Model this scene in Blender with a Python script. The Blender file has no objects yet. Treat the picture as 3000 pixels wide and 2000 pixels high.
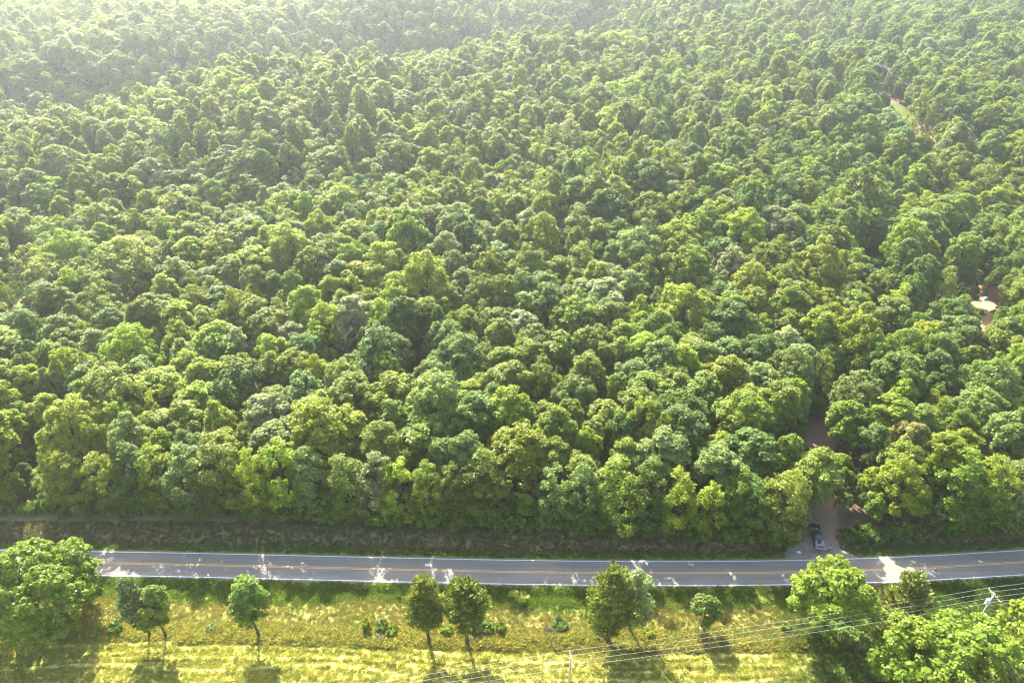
import bpy, bmesh, math, random
import numpy as np
from mathutils import Vector, Matrix

# ------------------------------------------------------------------ camera, world, sun, exposure
SC = bpy.context.scene
COL = SC.collection
R = math.radians
CAM_H, PITCH, FPX = 100.0, R(33.0), 2000.0
cam_d = bpy.data.cameras.new('camera'); cam = bpy.data.objects.new('camera', cam_d); COL.objects.link(cam)
cam.location = (0, 0, CAM_H); cam.rotation_euler = (math.pi / 2 - PITCH, 0, 0)
cam_d.sensor_width = 36; cam_d.lens = 24.0; cam_d.clip_start = 1; cam_d.clip_end = 12000
SC.camera = cam
SUN_EL, SUN_AZ = R(40), R(-19)          # azimuth measured from +Y towards +X
wd = bpy.data.worlds.new('World'); SC.world = wd; wd.use_nodes = True
wn = wd.node_tree.nodes; wl = wd.node_tree.links
bg = wn['Background']; sky = wn.new('ShaderNodeTexSky'); sky.sky_type = 'NISHITA'; sky.sun_disc = False
sky.sun_elevation = SUN_EL; sky.sun_rotation = SUN_AZ % (2 * math.pi)
sky.air_density = 1.0; sky.dust_density = 4.0; sky.ozone_density = 1.0
bg.inputs['Strength'].default_value = 0.122
wl.new(sky.outputs[0], bg.inputs['Color'])
sun_d = bpy.data.lights.new('sun', 'SUN'); sun = bpy.data.objects.new('sun', sun_d); COL.objects.link(sun)
sun_d.energy = 4.6; sun_d.angle = R(0.53); sun_d.color = (1.0, 0.94, 0.80)
S = Vector((math.sin(SUN_AZ) * math.cos(SUN_EL), math.cos(SUN_AZ) * math.cos(SUN_EL), math.sin(SUN_EL)))
sun.rotation_euler = S.to_track_quat('Z', 'Y').to_euler(); sun.location = (-80, 200, 260)
vs = SC.view_settings
vs.view_transform = 'Standard'; vs.look = 'None'; vs.gamma = 1; vs.use_curve_mapping = False; vs.exposure = 2.35
cy = SC.cycles
DENOISE = True
cy.use_denoising = DENOISE; cy.filter_width = 1.15; cy.max_bounces = 8; cy.diffuse_bounces = 4; cy.transmission_bounces = 6
cy.glossy_bounces = 3; cy.volume_bounces = 1; cy.use_adaptive_sampling = True; cy.adaptive_threshold = 0.02
cy.caustics_reflective = False; cy.caustics_refractive = False

RNG = np.random.default_rng(7)
random.seed(7)

# ------------------------------------------------------------------ terrain and projection
def sstep(a, b, x):
    t = np.clip((np.asarray(x, float) - a) / (b - a), 0, 1); return t * t * (3 - 2 * t)
_ty = np.arange(-400, 4000, 2.0)
_tz = np.interp(_ty, [-400, 130, 160, 200, 280, 440, 700, 1200, 2500, 4000], [0, 0, 1.8, 6.5, 15.5, 25, 40, 70, 120, 160])
_k = np.hanning(31); _k /= _k.sum(); _tz = np.convolve(np.pad(_tz, 15, mode='edge'), _k, mode='valid')
def valley(x, y, a, b, w, dep, fade=60):
    ax, ay = a; bx, by = b; L = math.hypot(bx - ax, by - ay)
    ux, uy = (bx - ax) / L, (by - ay) / L
    s = (x - ax) * ux + (y - ay) * uy; n = (x - ax) * -uy + (y - ay) * ux
    return -dep * np.exp(-(n / w) ** 2) * sstep(-fade, 0, s) * (1 - sstep(L, L + fade, s))
def H(x, y):
    x = np.asarray(x, float); y = np.asarray(y, float)
    h = np.interp(y, _ty, _tz)
    m = sstep(125, 190, y)
    h = h + m * (3.6 * np.sin(x / 37 + 0.6) * np.sin(y / 31 + 1.0) + 2.2 * np.sin(x / 23 + y / 47))
    h = h + valley(x, y, (-330, 275), (60, 490), 38, 30)
    h = h + valley(x, y, (270, 300), (440, 280), 24, 9)
    h = h + valley(x, y, (-160, 205), (40, 245), 15, 5, 40)
    h = h + sstep(150, 320, y) * 5 * np.exp(-((x + 120) / 90) ** 2)
    return h
CP, SP = math.cos(PITCH), math.sin(PITCH)
def project(x, y, z):
    dz = z - CAM_H; d = y * CP - dz * SP; v = y * SP + dz * CP
    return 1500 + FPX * x / d, 1000 - FPX * v / d, d
def ray(px, py):
    a = (px - 1500) / FPX; b = (1000 - py) / FPX
    return Vector((a, CP + b * SP, -SP + b * CP))
def at(px, py, off=0.0):
    """the point of the place (ground plus a height) that this spot of the photograph shows"""
    r = ray(px, py); s = 20.0
    for _ in range(1600):
        p = r * s
        if CAM_H + p.z <= float(H(p.x, p.y)) + off: break
        s += 0.5
    lo, hi = s - 0.5, s
    for _ in range(20):
        m = (lo + hi) / 2; p = r * m
        if CAM_H + p.z <= float(H(p.x, p.y)) + off: hi = m
        else: lo = m
    p = r * hi
    return Vector((p.x, p.y, CAM_H + p.z))

# ------------------------------------------------------------------ object helpers
def put(name, me, mats, parent=None, loc=None):
    o = bpy.data.objects.new(name, me); COL.objects.link(o)
    for m in (mats if isinstance(mats, (list, tuple)) else [mats]):
        if m and len(me.materials) < len(mats if isinstance(mats, (list, tuple)) else [1]): me.materials.append(m)
    if parent: o.parent = parent
    if loc is not None: o.location = loc
    return o
def empty(name, loc=(0, 0, 0), rz=0):
    o = bpy.data.objects.new(name, None); COL.objects.link(o); o.location = loc; o.rotation_euler = (0, 0, rz)
    o.empty_display_size = 0.3
    return o
def tag(o, label=None, cat=None, group=None, kind=None):
    if label: o['label'] = label
    if cat: o['category'] = cat
    if group: o['group'] = group
    if kind: o['kind'] = kind
    return o
def mesh_np(name, V, F):
    me = bpy.data.meshes.new(name); V = np.asarray(V, np.float32); F = np.asarray(F, np.int32)
    n = F.shape[1]
    me.vertices.add(len(V)); me.vertices.foreach_set('co', V.ravel())
    me.loops.add(F.size); me.loops.foreach_set('vertex_index', F.ravel())
    me.polygons.add(len(F)); me.polygons.foreach_set('loop_start', np.arange(0, F.size, n, dtype=np.int32))
    me.update(calc_edges=True)
    return me
class MB:
    """collects boxes, tubes and slabs of one part"""
    def __init__(s): s.v = []; s.f = []
    def add(s, V, F):
        n = len(s.v); s.v += [tuple(p) for p in V]; s.f += [tuple(i + n for i in f) for f in F]; return s
    def box(s, c, d, rot=None):
        V = [Vector((x * d[0] / 2, y * d[1] / 2, z * d[2] / 2)) for x in (-1, 1) for y in (-1, 1) for z in (-1, 1)]
        if rot is not None: V = [rot @ p for p in V]
        V = [p + Vector(c) for p in V]
        return s.add(V, [(0, 1, 3, 2), (4, 6, 7, 5), (0, 4, 5, 1), (2, 3, 7, 6), (0, 2, 6, 4), (1, 5, 7, 3)])
    def tube(s, pts, rad, n=8, cap=True):
        pts = [Vector(p) for p in pts]
        if not isinstance(rad, (list, tuple)): rad = [rad] * len(pts)
        V = []; F = []
        for i, p in enumerate(pts):
            t = (pts[min(i + 1, len(pts) - 1)] - pts[max(i - 1, 0)]).normalized()
            a = t.orthogonal().normalized() if abs(t.z) < .9 else t.cross(Vector((0, 1, 0))).normalized(); b = t.cross(a)
            V += [p + (a * math.cos(2 * math.pi * k / n) + b * math.sin(2 * math.pi * k / n)) * rad[i] for k in range(n)]
        for i in range(len(pts) - 1):
            for k in range(n):
                F.append((i * n + k, i * n + (k + 1) % n, (i + 1) * n + (k + 1) % n, (i + 1) * n + k))
        if cap: F += [tuple(range(n))[::-1], tuple(range((len(pts) - 1) * n, len(pts) * n))]
        return s.add(V, F)
    def prism(s, prof, x0, x1, bev=0.0):
        """profile in (y,z) swept along x"""
        n = len(prof); V = [(x0, p[0], p[1]) for p in prof] + [(x1, p[0], p[1]) for p in prof]
        F = [tuple(range(n)), tuple(range(2 * n - 1, n - 1, -1))] + [(i, i + n, (i + 1) % n + n, (i + 1) % n) for i in range(n)]
        return s.add(V, F)
    def mesh(s, name, smooth=False, bevel=0):
        me = bpy.data.meshes.new(name); me.from_pydata(s.v, [], s.f); me.update()
        bm = bmesh.new(); bm.from_mesh(me); bmesh.ops.recalc_face_normals(bm, faces=bm.faces)
        if bevel: bmesh.ops.bevel(bm, geom=bm.edges[:], offset=bevel, segments=2, affect='EDGES', clamp_overlap=True)
        bm.to_mesh(me); bm.free()
        if smooth: me.polygons.foreach_set('use_smooth', [True] * len(me.polygons))
        return me
    def build(s, name, mat, parent=None, smooth=False, bevel=0, loc=None):
        return put(name, s.mesh(name, smooth, bevel), mat, parent, loc)

# ------------------------------------------------------------------ materials
def mat(name, col, rough=.7, spec=.3, metal=0, noise=0, nscale=5, bump=0, coat=0):
    m = bpy.data.materials.new(name); m.use_nodes = True; nt = m.node_tree; p = nt.nodes['Principled BSDF']
    p.inputs['Base Color'].default_value = (*col, 1); p.inputs['Roughness'].default_value = rough
    p.inputs['Specular IOR Level'].default_value = spec; p.inputs['Metallic'].default_value = metal
    p.inputs['Coat Weight'].default_value = coat
    if noise or bump:
        tc = nt.nodes.new('ShaderNodeTexCoord'); nz = nt.nodes.new('ShaderNodeTexNoise')
        nz.inputs['Scale'].default_value = nscale; nz.inputs['Detail'].default_value = 6
        nt.links.new(tc.outputs['Object'], nz.inputs['Vector'])
        mr = nt.nodes.new('ShaderNodeMapRange'); mr.inputs[3].default_value = 1 - noise; mr.inputs[4].default_value = 1 + noise
        mr.inputs[1].default_value = .25; mr.inputs[2].default_value = .75
        nt.links.new(nz.outputs['Fac'], mr.inputs[0])
        mx = nt.nodes.new('ShaderNodeMix'); mx.data_type = 'RGBA'; mx.blend_type = 'MULTIPLY'; mx.inputs['Factor'].default_value = 1
        mx.inputs['A'].default_value = (*col, 1); nt.links.new(mr.outputs[0], mx.inputs['B']); nt.links.new(mx.outputs['Result'], p.inputs['Base Color'])
        if bump:
            b = nt.nodes.new('ShaderNodeBump'); b.inputs['Strength'].default_value = bump; b.inputs['Distance'].default_value = .1
            nt.links.new(nz.outputs['Fac'], b.inputs['Height']); nt.links.new(b.outputs[0], p.inputs['Normal'])
    return m
def leaf_mat(name, trans=.5, rough=.5, spec=.28, warm=(1.35, 1.35, .5)):
    m = bpy.data.materials.new(name); m.use_nodes = True; nt = m.node_tree; N = nt.nodes; L = nt.links
    p = N['Principled BSDF']; out = N['Material Output']
    at_ = N.new('ShaderNodeAttribute'); at_.attribute_type = 'INSTANCER'; at_.attribute_name = 'tint'
    lv = N.new('ShaderNodeAttribute'); lv.attribute_type = 'GEOMETRY'; lv.attribute_name = 'leaf_tone'
    mx = N.new('ShaderNodeMix'); mx.data_type = 'RGBA'; mx.blend_type = 'MULTIPLY'; mx.inputs['Factor'].default_value = 1
    L.new(at_.outputs['Color'], mx.inputs['A']); L.new(lv.outputs['Color'], mx.inputs['B'])
    L.new(mx.outputs['Result'], p.inputs['Base Color']); p.inputs['Roughness'].default_value = rough
    p.inputs['Specular IOR Level'].default_value = spec
    tm = N.new('ShaderNodeMix'); tm.data_type = 'RGBA'; tm.blend_type = 'MULTIPLY'; tm.inputs['Factor'].default_value = 1
    tm.inputs['B'].default_value = (*warm, 1); L.new(mx.outputs['Result'], tm.inputs['A'])
    tr = N.new('ShaderNodeBsdfTranslucent'); L.new(tm.outputs['Result'], tr.inputs['Color'])
    ms = N.new('ShaderNodeMixShader'); ms.inputs[0].default_value = trans
    L.new(p.outputs[0], ms.inputs[1]); L.new(tr.outputs[0], ms.inputs[2]); L.new(ms.outputs[0], out.inputs['Surface'])
    return m
M_LEAF = leaf_mat('leaf')
M_NEEDLE = leaf_mat('needle', .25, .6, .3)
M_GRASS = leaf_mat('grass_blade', .5, .6, .2, (1.2, 1.15, .7))
M_BARK = mat('bark', (.075, .058, .045), .9, .15, noise=.35, nscale=6, bump=.5)
M_PALEBARK = mat('pale_bark', (.20, .17, .14), .9, .15, noise=.3, nscale=5)
M_TWIG = mat('dead_twig', (.17, .12, .10), .9, .1, noise=.3)

# ------------------------------------------------------------------ road centre line
def ground0(px, py):
    r = ray(px, py); s = -CAM_H / r.z; return (r.x * s, r.y * s)
_far = [(0, 1610.5), (1000, 1630), (2000, 1645.4), (2340, 1644.6), (2638, 1638), (3000, 1610.5)]
_near = [(300, 1686), (1000, 1699), (2000, 1709.8), (2298, 1709.6), (2663, 1699.8), (3000, 1680.7)]
_mid = [(280, 1648.8), (1000, 1664.6), (2000, 1677.3), (2514, 1672), (3000, 1644.6)]
_mp = np.array([ground0(*p) for p in _mid])
_ce = np.polyfit(_mp[:, 0], _mp[:, 1], 3)
_x0, _x1 = -75.0, 82.0
def road_y(x):
    x = np.asarray(x, float); c = np.clip(x, _x0, _x1)
    return np.polyval(_ce, c) + np.polyval(np.polyder(_ce), c) * (x - c)
def road_slope(x): return np.polyval(np.polyder(_ce), np.clip(x, _x0, _x1))
HALF = 2.55
_edge_px = [(0, 1522), (350, 1526), (700, 1533), (1000, 1543), (1300, 1560), (1600, 1576), (2000, 1594), (2300, 1598), (2560, 1594), (2800, 1576), (3000, 1555)]
_ep = np.array([ground0(*p) for p in _edge_px])
def edge_y(x):
    return np.interp(x, _ep[:, 0], _ep[:, 1], left=None, right=None) + np.where(np.asarray(x) > _ep[-1, 0], (np.asarray(x) - _ep[-1, 0]) * .12, 0) + 1.5

# ------------------------------------------------------------------ clearings, track, driveway
def seg_dist(x, y, pts):
    d = np.full(np.shape(x), 1e9)
    for (ax, ay), (bx, by) in zip(pts[:-1], pts[1:]):
        vx, vy = bx - ax, by - ay; t = np.clip(((x - ax) * vx + (y - ay) * vy) / (vx * vx + vy * vy), 0, 1)
        d = np.minimum(d, np.hypot(x - ax - t * vx, y - ay - t * vy))
    return d
def xy(px, py, off=0): p = at(px, py, off); return (p.x, p.y)
DRIVE = [ground0(2400, 1650), ground0(2402, 1600), ground0(2400, 1540), ground0(2392, 1460), ground0(2390, 1380), ground0(2400, 1300), ground0(2405, 1220), xy(2600, 1060), xy(2800, 950), xy(2930, 900)]
TRACK = [xy(2300, 60), xy(2352, 135), xy(2475, 235), xy(2570, 280), xy(2640, 340), xy(2740, 410), xy(2850, 500)]
YARD = [xy(2800, 955), xy(2880, 900), xy(2960, 860)]
LEFTYARD = [xy(-60, 900), xy(30, 885), xy(110, 870)]

def windrow(x, y):
    """curved raked swaths of cut hay and the rough of the mown field"""
    dr = road_y(x) - y; b = 1.5 * np.sin(x / 17.0 + .7) + .6 * np.sin(x / 9.0 + 2)
    h = np.zeros(np.shape(x))
    for k, (o, w, a) in enumerate([(15.4, .24, .2), (16.9, .22, .18), (18.2, .24, .18), (19.6, .26, .22), (21.4, .2, .1)]):
        h += a * np.exp(-((dr - o - b * (1 - .2 * k) - .2 * k * np.sin(x / 6.0 + k)) / w) ** 2)
    m = sstep(14, 15, dr) * (1 - sstep(40, 46, x))
    return h * m
def ground_colour(x, y):
    """soil and sward colours of the place (linear albedo)"""
    n1 = np.sin(x * .9 + 2 * np.sin(y * .31)) * np.sin(y * 1.1 + 1.7 * np.sin(x * .23)); n2 = np.sin(x * .21 + y * .13) * np.sin(y * .37 - x * .08 + 1)
    dr = road_y(x) - y                                   # metres on the near side of the road
    litter = np.array([.105, .075, .05]); soil = np.array([.30, .185, .115]); hay = np.array([.36, .345, .085])
    verge = np.array([.13, .19, .03]); stub = np.array([.30, .26, .08]); tall = np.array([.33, .305, .085]); bank = np.array([.17, .15, .065])
    def mix(a, b, t): return a * (1 - t[..., None]) + b * t[..., None]
    c = np.broadcast_to(litter, np.shape(x) + (3,)).copy()
    # far verge and bank
    e = edge_y(x) - y
    c = mix(c, np.broadcast_to(bank, c.shape), sstep(-1.5, .5, e))
    c = mix(c, np.broadcast_to(verge * 0.95, c.shape), sstep(-5.2, -3.6, dr + .6 * n1) * sstep(-2, 0, e))
    near = sstep(1.8, 2.6, dr)
    f = np.broadcast_to(verge, c.shape).copy()
    f = mix(f, np.broadcast_to(stub, c.shape), sstep(6.3, 8.2, dr + 1.0 * n2 + .5 * n1) * .8)
    f = mix(f, np.broadcast_to(tall, c.shape), sstep(11.2, 12.4, dr + .5 * n1))
    f = mix(f, np.broadcast_to(hay, c.shape), sstep(14.6, 15.4, dr + .3 * n1))
    f = mix(f, np.broadcast_to(np.array([.42, .375, .15]), c.shape), sstep(.1, .22, windrow(x, y)) * .5)
    rt = sstep(38, 50, x + .35 * (dr - 14) + 2 * n2)      # the greener ground at the right
    f = mix(f, np.broadcast_to(np.array([.07, .115, .022]), c.shape), rt * .9)
    c = mix(c, f, near)
    # bare soil
    dd = seg_dist(x, y, DRIVE); c = mix(c, np.broadcast_to(np.array([.19, .135, .095]), c.shape), (1 - sstep(2.2, 4.2, dd + .6 * n1)) * sstep(.5, 1.5, y - road_y(x) - 2.0))
    px0 = ground0(2400, 1632); c = mix(c, np.broadcast_to(np.array([.22, .185, .16]), c.shape), (1 - sstep(3.5, 7, np.hypot((x - px0[0]) * .8, (y - px0[1]) * 1.4) + .8 * n1)) * sstep(.5, 1.2, y - road_y(x) - 2.0))
    c = mix(c, np.broadcast_to(np.array([.33, .185, .12]), c.shape), 1 - sstep(.9, 1.8, seg_dist(x, y, TRACK) + .5 * n1))
    c = mix(c, np.broadcast_to(np.array([.09, .125, .03]), c.shape), (sstep(1.4, 2.4, seg_dist(x, y, TRACK)) * (1 - sstep(4.5, 6.5, seg_dist(x, y, TRACK)))))
    c = mix(c, np.broadcast_to(np.array([.30, .19, .12]), c.shape), 1 - sstep(9, 15, seg_dist(x, y, YARD) + 3 * n2))
    ld = seg_dist(x, y, LEFTYARD); c = mix(c, np.broadcast_to(np.array([.14, .19, .04]), c.shape), 1 - sstep(9, 13, ld + 2 * n2))
    c = mix(c, np.broadcast_to(np.array([.25, .205, .145]), c.shape), 1 - sstep(1.5, 2.4, ld + .4 * n1))
    # bare access at the right of the open tree
    acc = [ground0(2560, 1712), ground0(2590, 1760), ground0(2650, 1815), ground0(2560, 1905), ground0(2470, 1860)]
    c = mix(c, np.broadcast_to(np.array([.36, .26, .17]), c.shape), (1 - sstep(.7, 2.0, seg_dist(x, y, acc) + .5 * n1)) * .8 * sstep(2.8, 3.2, dr))
    return c

# ------------------------------------------------------------------ ground sheet
ROUGH = [(RNG.uniform(-2.6, 2.6), RNG.uniform(-2.6, 2.6), RNG.uniform(0, 6.28)) for _ in range(14)]
def rough(x, y):
    r = np.zeros(np.shape(x))
    for a, b, c in ROUGH: r += np.sin(a * x + b * y + c)
    return r / 14
xs = np.unique(np.concatenate([np.linspace(-2200, -420, 40), np.linspace(-420, -95, 66), np.arange(-95, 105, .5), np.linspace(105, 460, 72), np.linspace(460, 2200, 40)]))
ys = np.unique(np.concatenate([np.linspace(-300, 40, 18), np.arange(40, 96, .4), np.arange(96, 180, 1.5), np.arange(180, 620, 4), np.linspace(620, 3600, 50)]))
gx, gy = np.meshgrid(xs, ys)
gz = H(gx, gy) + windrow(gx, gy)
_dr = road_y(gx) - gy
gz += rough(gx, gy) * .35 * sstep(6, 11, _dr) + rough(gx * 1.3, gy * 1.3) * .05 * sstep(0, 3, np.abs(_dr) - 3.6)
gz -= .35 * np.exp(-((np.abs(_dr) - 4.9) / .9) ** 2)                      # shallow ditches
gz += .9 * sstep(5, 9, -_dr) * (1 - sstep(98, 125, gy)) * sstep(-1e9, 1, 0)   # bank under the wood
gz -= .06 * (1 - sstep(2.8, 3.6, np.abs(_dr)))
nx, ny = len(xs), len(ys)
idx = np.arange(nx * ny).reshape(ny, nx)
GF = np.stack([idx[:-1, :-1], idx[:-1, 1:], idx[1:, 1:], idx[1:, :-1]], -1).reshape(-1, 4)
gme = mesh_np('ground', np.stack([gx, gy, gz], -1).reshape(-1, 3), GF)
ca = gme.attributes.new('soil', 'FLOAT_COLOR', 'POINT')
ca.data.foreach_set('color', np.concatenate([ground_colour(gx, gy), np.ones(gx.shape + (1,))], -1).astype(np.float32).ravel())
gme.polygons.foreach_set('use_smooth', [True] * len(gme.polygons))
M_GROUND = bpy.data.materials.new('ground'); M_GROUND.use_nodes = True
nt = M_GROUND.node_tree; p = nt.nodes['Principled BSDF']; p.inputs['Roughness'].default_value = .95; p.inputs['Specular IOR Level'].default_value = .1
a_ = nt.nodes.new('ShaderNodeAttribute'); a_.attribute_name = 'soil'
tc = nt.nodes.new('ShaderNodeTexCoord')
def gnoise(sc, lo, hi, det=5):
    n = nt.nodes.new('ShaderNodeTexNoise'); n.inputs['Scale'].default_value = sc; n.inputs['Detail'].default_value = det; n.inputs['Roughness'].default_value = .7
    nt.links.new(tc.outputs['Object'], n.inputs['Vector'])
    m = nt.nodes.new('ShaderNodeMapRange'); m.inputs[1].default_value = .3; m.inputs[2].default_value = .7; m.inputs[3].default_value = lo; m.inputs[4].default_value = hi
    nt.links.new(n.outputs['Fac'], m.inputs[0]); return n, m
n1, m1 = gnoise(1.3, .84, 1.16, 8); n2, m2 = gnoise(.12, .8, 1.2)
mm = nt.nodes.new('ShaderNodeMath'); mm.operation = 'MULTIPLY'; nt.links.new(m1.outputs[0], mm.inputs[0]); nt.links.new(m2.outputs[0], mm.inputs[1])
mx = nt.nodes.new('ShaderNodeMix'); mx.data_type = 'RGBA'; mx.blend_type = 'MULTIPLY'; mx.inputs['Factor'].default_value = 1
nt.links.new(a_.outputs['Color'], mx.inputs['A']); nt.links.new(mm.outputs[0], mx.inputs['B']); nt.links.new(mx.outputs['Result'], p.inputs['Base Color'])
bp = nt.nodes.new('ShaderNodeBump'); bp.inputs['Strength'].default_value = .35; bp.inputs['Distance'].default_value = .25
nt.links.new(n1.outputs['Fac'], bp.inputs['Height']); nt.links.new(bp.outputs[0], p.inputs['Normal'])
tag(put('ground', gme, M_GROUND), kind='structure')

def gh(x, y):      # ground height with the bank, for standing things on it
    i = np.clip(np.searchsorted(xs, x) - 1, 0, nx - 2); j = np.clip(np.searchsorted(ys, y) - 1, 0, ny - 2)
    u = (x - xs[i]) / (xs[i + 1] - xs[i]); v = (y - ys[j]) / (ys[j + 1] - ys[j])
    return gz[j, i] * (1 - u) * (1 - v) + gz[j, i + 1] * u * (1 - v) + gz[j + 1, i] * (1 - u) * v + gz[j + 1, i + 1] * u * v

# ------------------------------------------------------------------ road and its markings
def strip(offs, z, x0=-300, x1=320, step=1.0):
    X = np.arange(x0, x1, step); V = []
    for x in X:
        y = float(road_y(x)); s = float(road_slope(x)); n = math.hypot(1, s); nxv, nyv = -s / n, 1 / n
        for o, dz in offs: V.append((x + nxv * o, y + nyv * o, z + dz))
    m = len(offs); F = [(i * m + k, (i + 1) * m + k, (i + 1) * m + k + 1, i * m + k + 1) for i in range(len(X) - 1) for k in range(m - 1)]
    return V, F
M_ASPH = bpy.data.materials.new('asphalt'); M_ASPH.use_nodes = True
nt = M_ASPH.node_tree; p = nt.nodes['Principled BSDF']; p.inputs['Roughness'].default_value = .85; p.inputs['Specular IOR Level'].default_value = .3
tc = nt.nodes.new('ShaderNodeTexCoord'); mp = nt.nodes.new('ShaderNodeMapping'); mp.inputs['Scale'].default_value = (.05, .9, 1)
nt.links.new(tc.outputs['Object'], mp.inputs['Vector'])
na = nt.nodes.new('ShaderNodeTexNoise'); na.inputs['Scale'].default_value = 1.5; na.inputs['Detail'].default_value = 5; nt.links.new(mp.outputs[0], na.inputs['Vector'])
nb = nt.nodes.new('ShaderNodeTexNoise'); nb.inputs['Scale'].default_value = 9; nb.inputs['Detail'].default_value = 4; nt.links.new(tc.outputs['Object'], nb.inputs['Vector'])
ad = nt.nodes.new('ShaderNodeMath'); ad.operation = 'ADD'; nt.links.new(na.outputs['Fac'], ad.inputs[0]); nt.links.new(nb.outputs['Fac'], ad.inputs[1])
cr = nt.nodes.new('ShaderNodeMapRange'); cr.inputs[1].default_value = .7; cr.inputs[2].default_value = 1.3; cr.inputs[3].default_value = .115; cr.inputs[4].default_value = .19
nt.links.new(ad.outputs[0], cr.inputs[0])
cc = nt.nodes.new('ShaderNodeCombineColor'); 
for i, k in enumerate((1.06, 1.0, .93)):
    q = nt.nodes.new('ShaderNodeMath'); q.operation = 'MULTIPLY'; q.inputs[1].default_value = k; nt.links.new(cr.outputs[0], q.inputs[0]); nt.links.new(q.outputs[0], cc.inputs[i])
nt.links.new(cc.outputs[0], p.inputs['Base Color'])
V, F = strip([(-3.0, -.12), (-2.82, 0), (0, .05), (2.82, 0), (3.0, -.12)], .03)
road = tag(MB().add(V, F).build('road', M_ASPH), kind='structure')
M_WHITE = mat('white_road_paint', (.70, .70, .68), .6, noise=.25, nscale=2); M_YEL = mat('yellow_road_paint', (.60, .37, .10), .6, noise=.25, nscale=2)
def zr(o): return .03 + .05 * (1 - abs(o) / 2.82)
for o in (-HALF, HALF):
    V, F = strip([(o - .06, zr(o - .06) - zr(o)), (o + .06, zr(o + .06) - zr(o))], zr(o) + .006); MB().add(V, F).build('edge_line', M_WHITE, road)
for o in (-.14, .14):
    V, F = strip([(o - .055, zr(o - .055) - zr(o)), (o + .055, zr(o + .055) - zr(o))], zr(o) + .006); MB().add(V, F).build('centre_line', M_YEL, road)

# ------------------------------------------------------------------ foliage
def rnd_unit(n, rng):
    v = rng.normal(size=(n, 3)); return v / np.linalg.norm(v, axis=1, keepdims=True)
def leaves(C, Nrm, la, lb, rng, along=None):
    """one rhombic leaf spray per centre"""
    n = len(C); Nrm = Nrm / np.linalg.norm(Nrm, axis=1, keepdims=True)
    t = rnd_unit(n, rng) if along is None else along
    t = t - Nrm * (t * Nrm).sum(1, keepdims=True) if along is None else t
    t /= np.linalg.norm(t, axis=1, keepdims=True) + 1e-9
    b = np.cross(Nrm, t); b /= np.linalg.norm(b, axis=1, keepdims=True) + 1e-9
    la = la[:, None]; lb = lb[:, None]; bend = Nrm * la * .25
    V = np.stack([C - t * la, C - b * lb + bend * 0, C + t * la, C + b * lb], 1)
    V[:, 0] -= bend * .5; V[:, 2] -= bend * .5
    return V.reshape(-1, 3), np.arange(4 * n).reshape(n, 4)
def leaf_mesh(name, C, Nrm, la, lb, rng, matl, along=None, tone=None):
    V, F = leaves(C, Nrm, la, lb, rng, along); me = mesh_np(name, V, F)
    if tone is None: tone = rng.uniform(.72, 1.3, len(C))
    t3 = np.stack([tone * rng.uniform(.9, 1.12, len(C)), tone, tone * rng.uniform(.8, 1.2, len(C)), np.ones(len(C))], 1)
    a = me.attributes.new('leaf_tone', 'FLOAT_COLOR', 'FACE'); a.data.foreach_set('color', t3.astype(np.float32).ravel())
    me.materials.append(matl); return me
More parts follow.
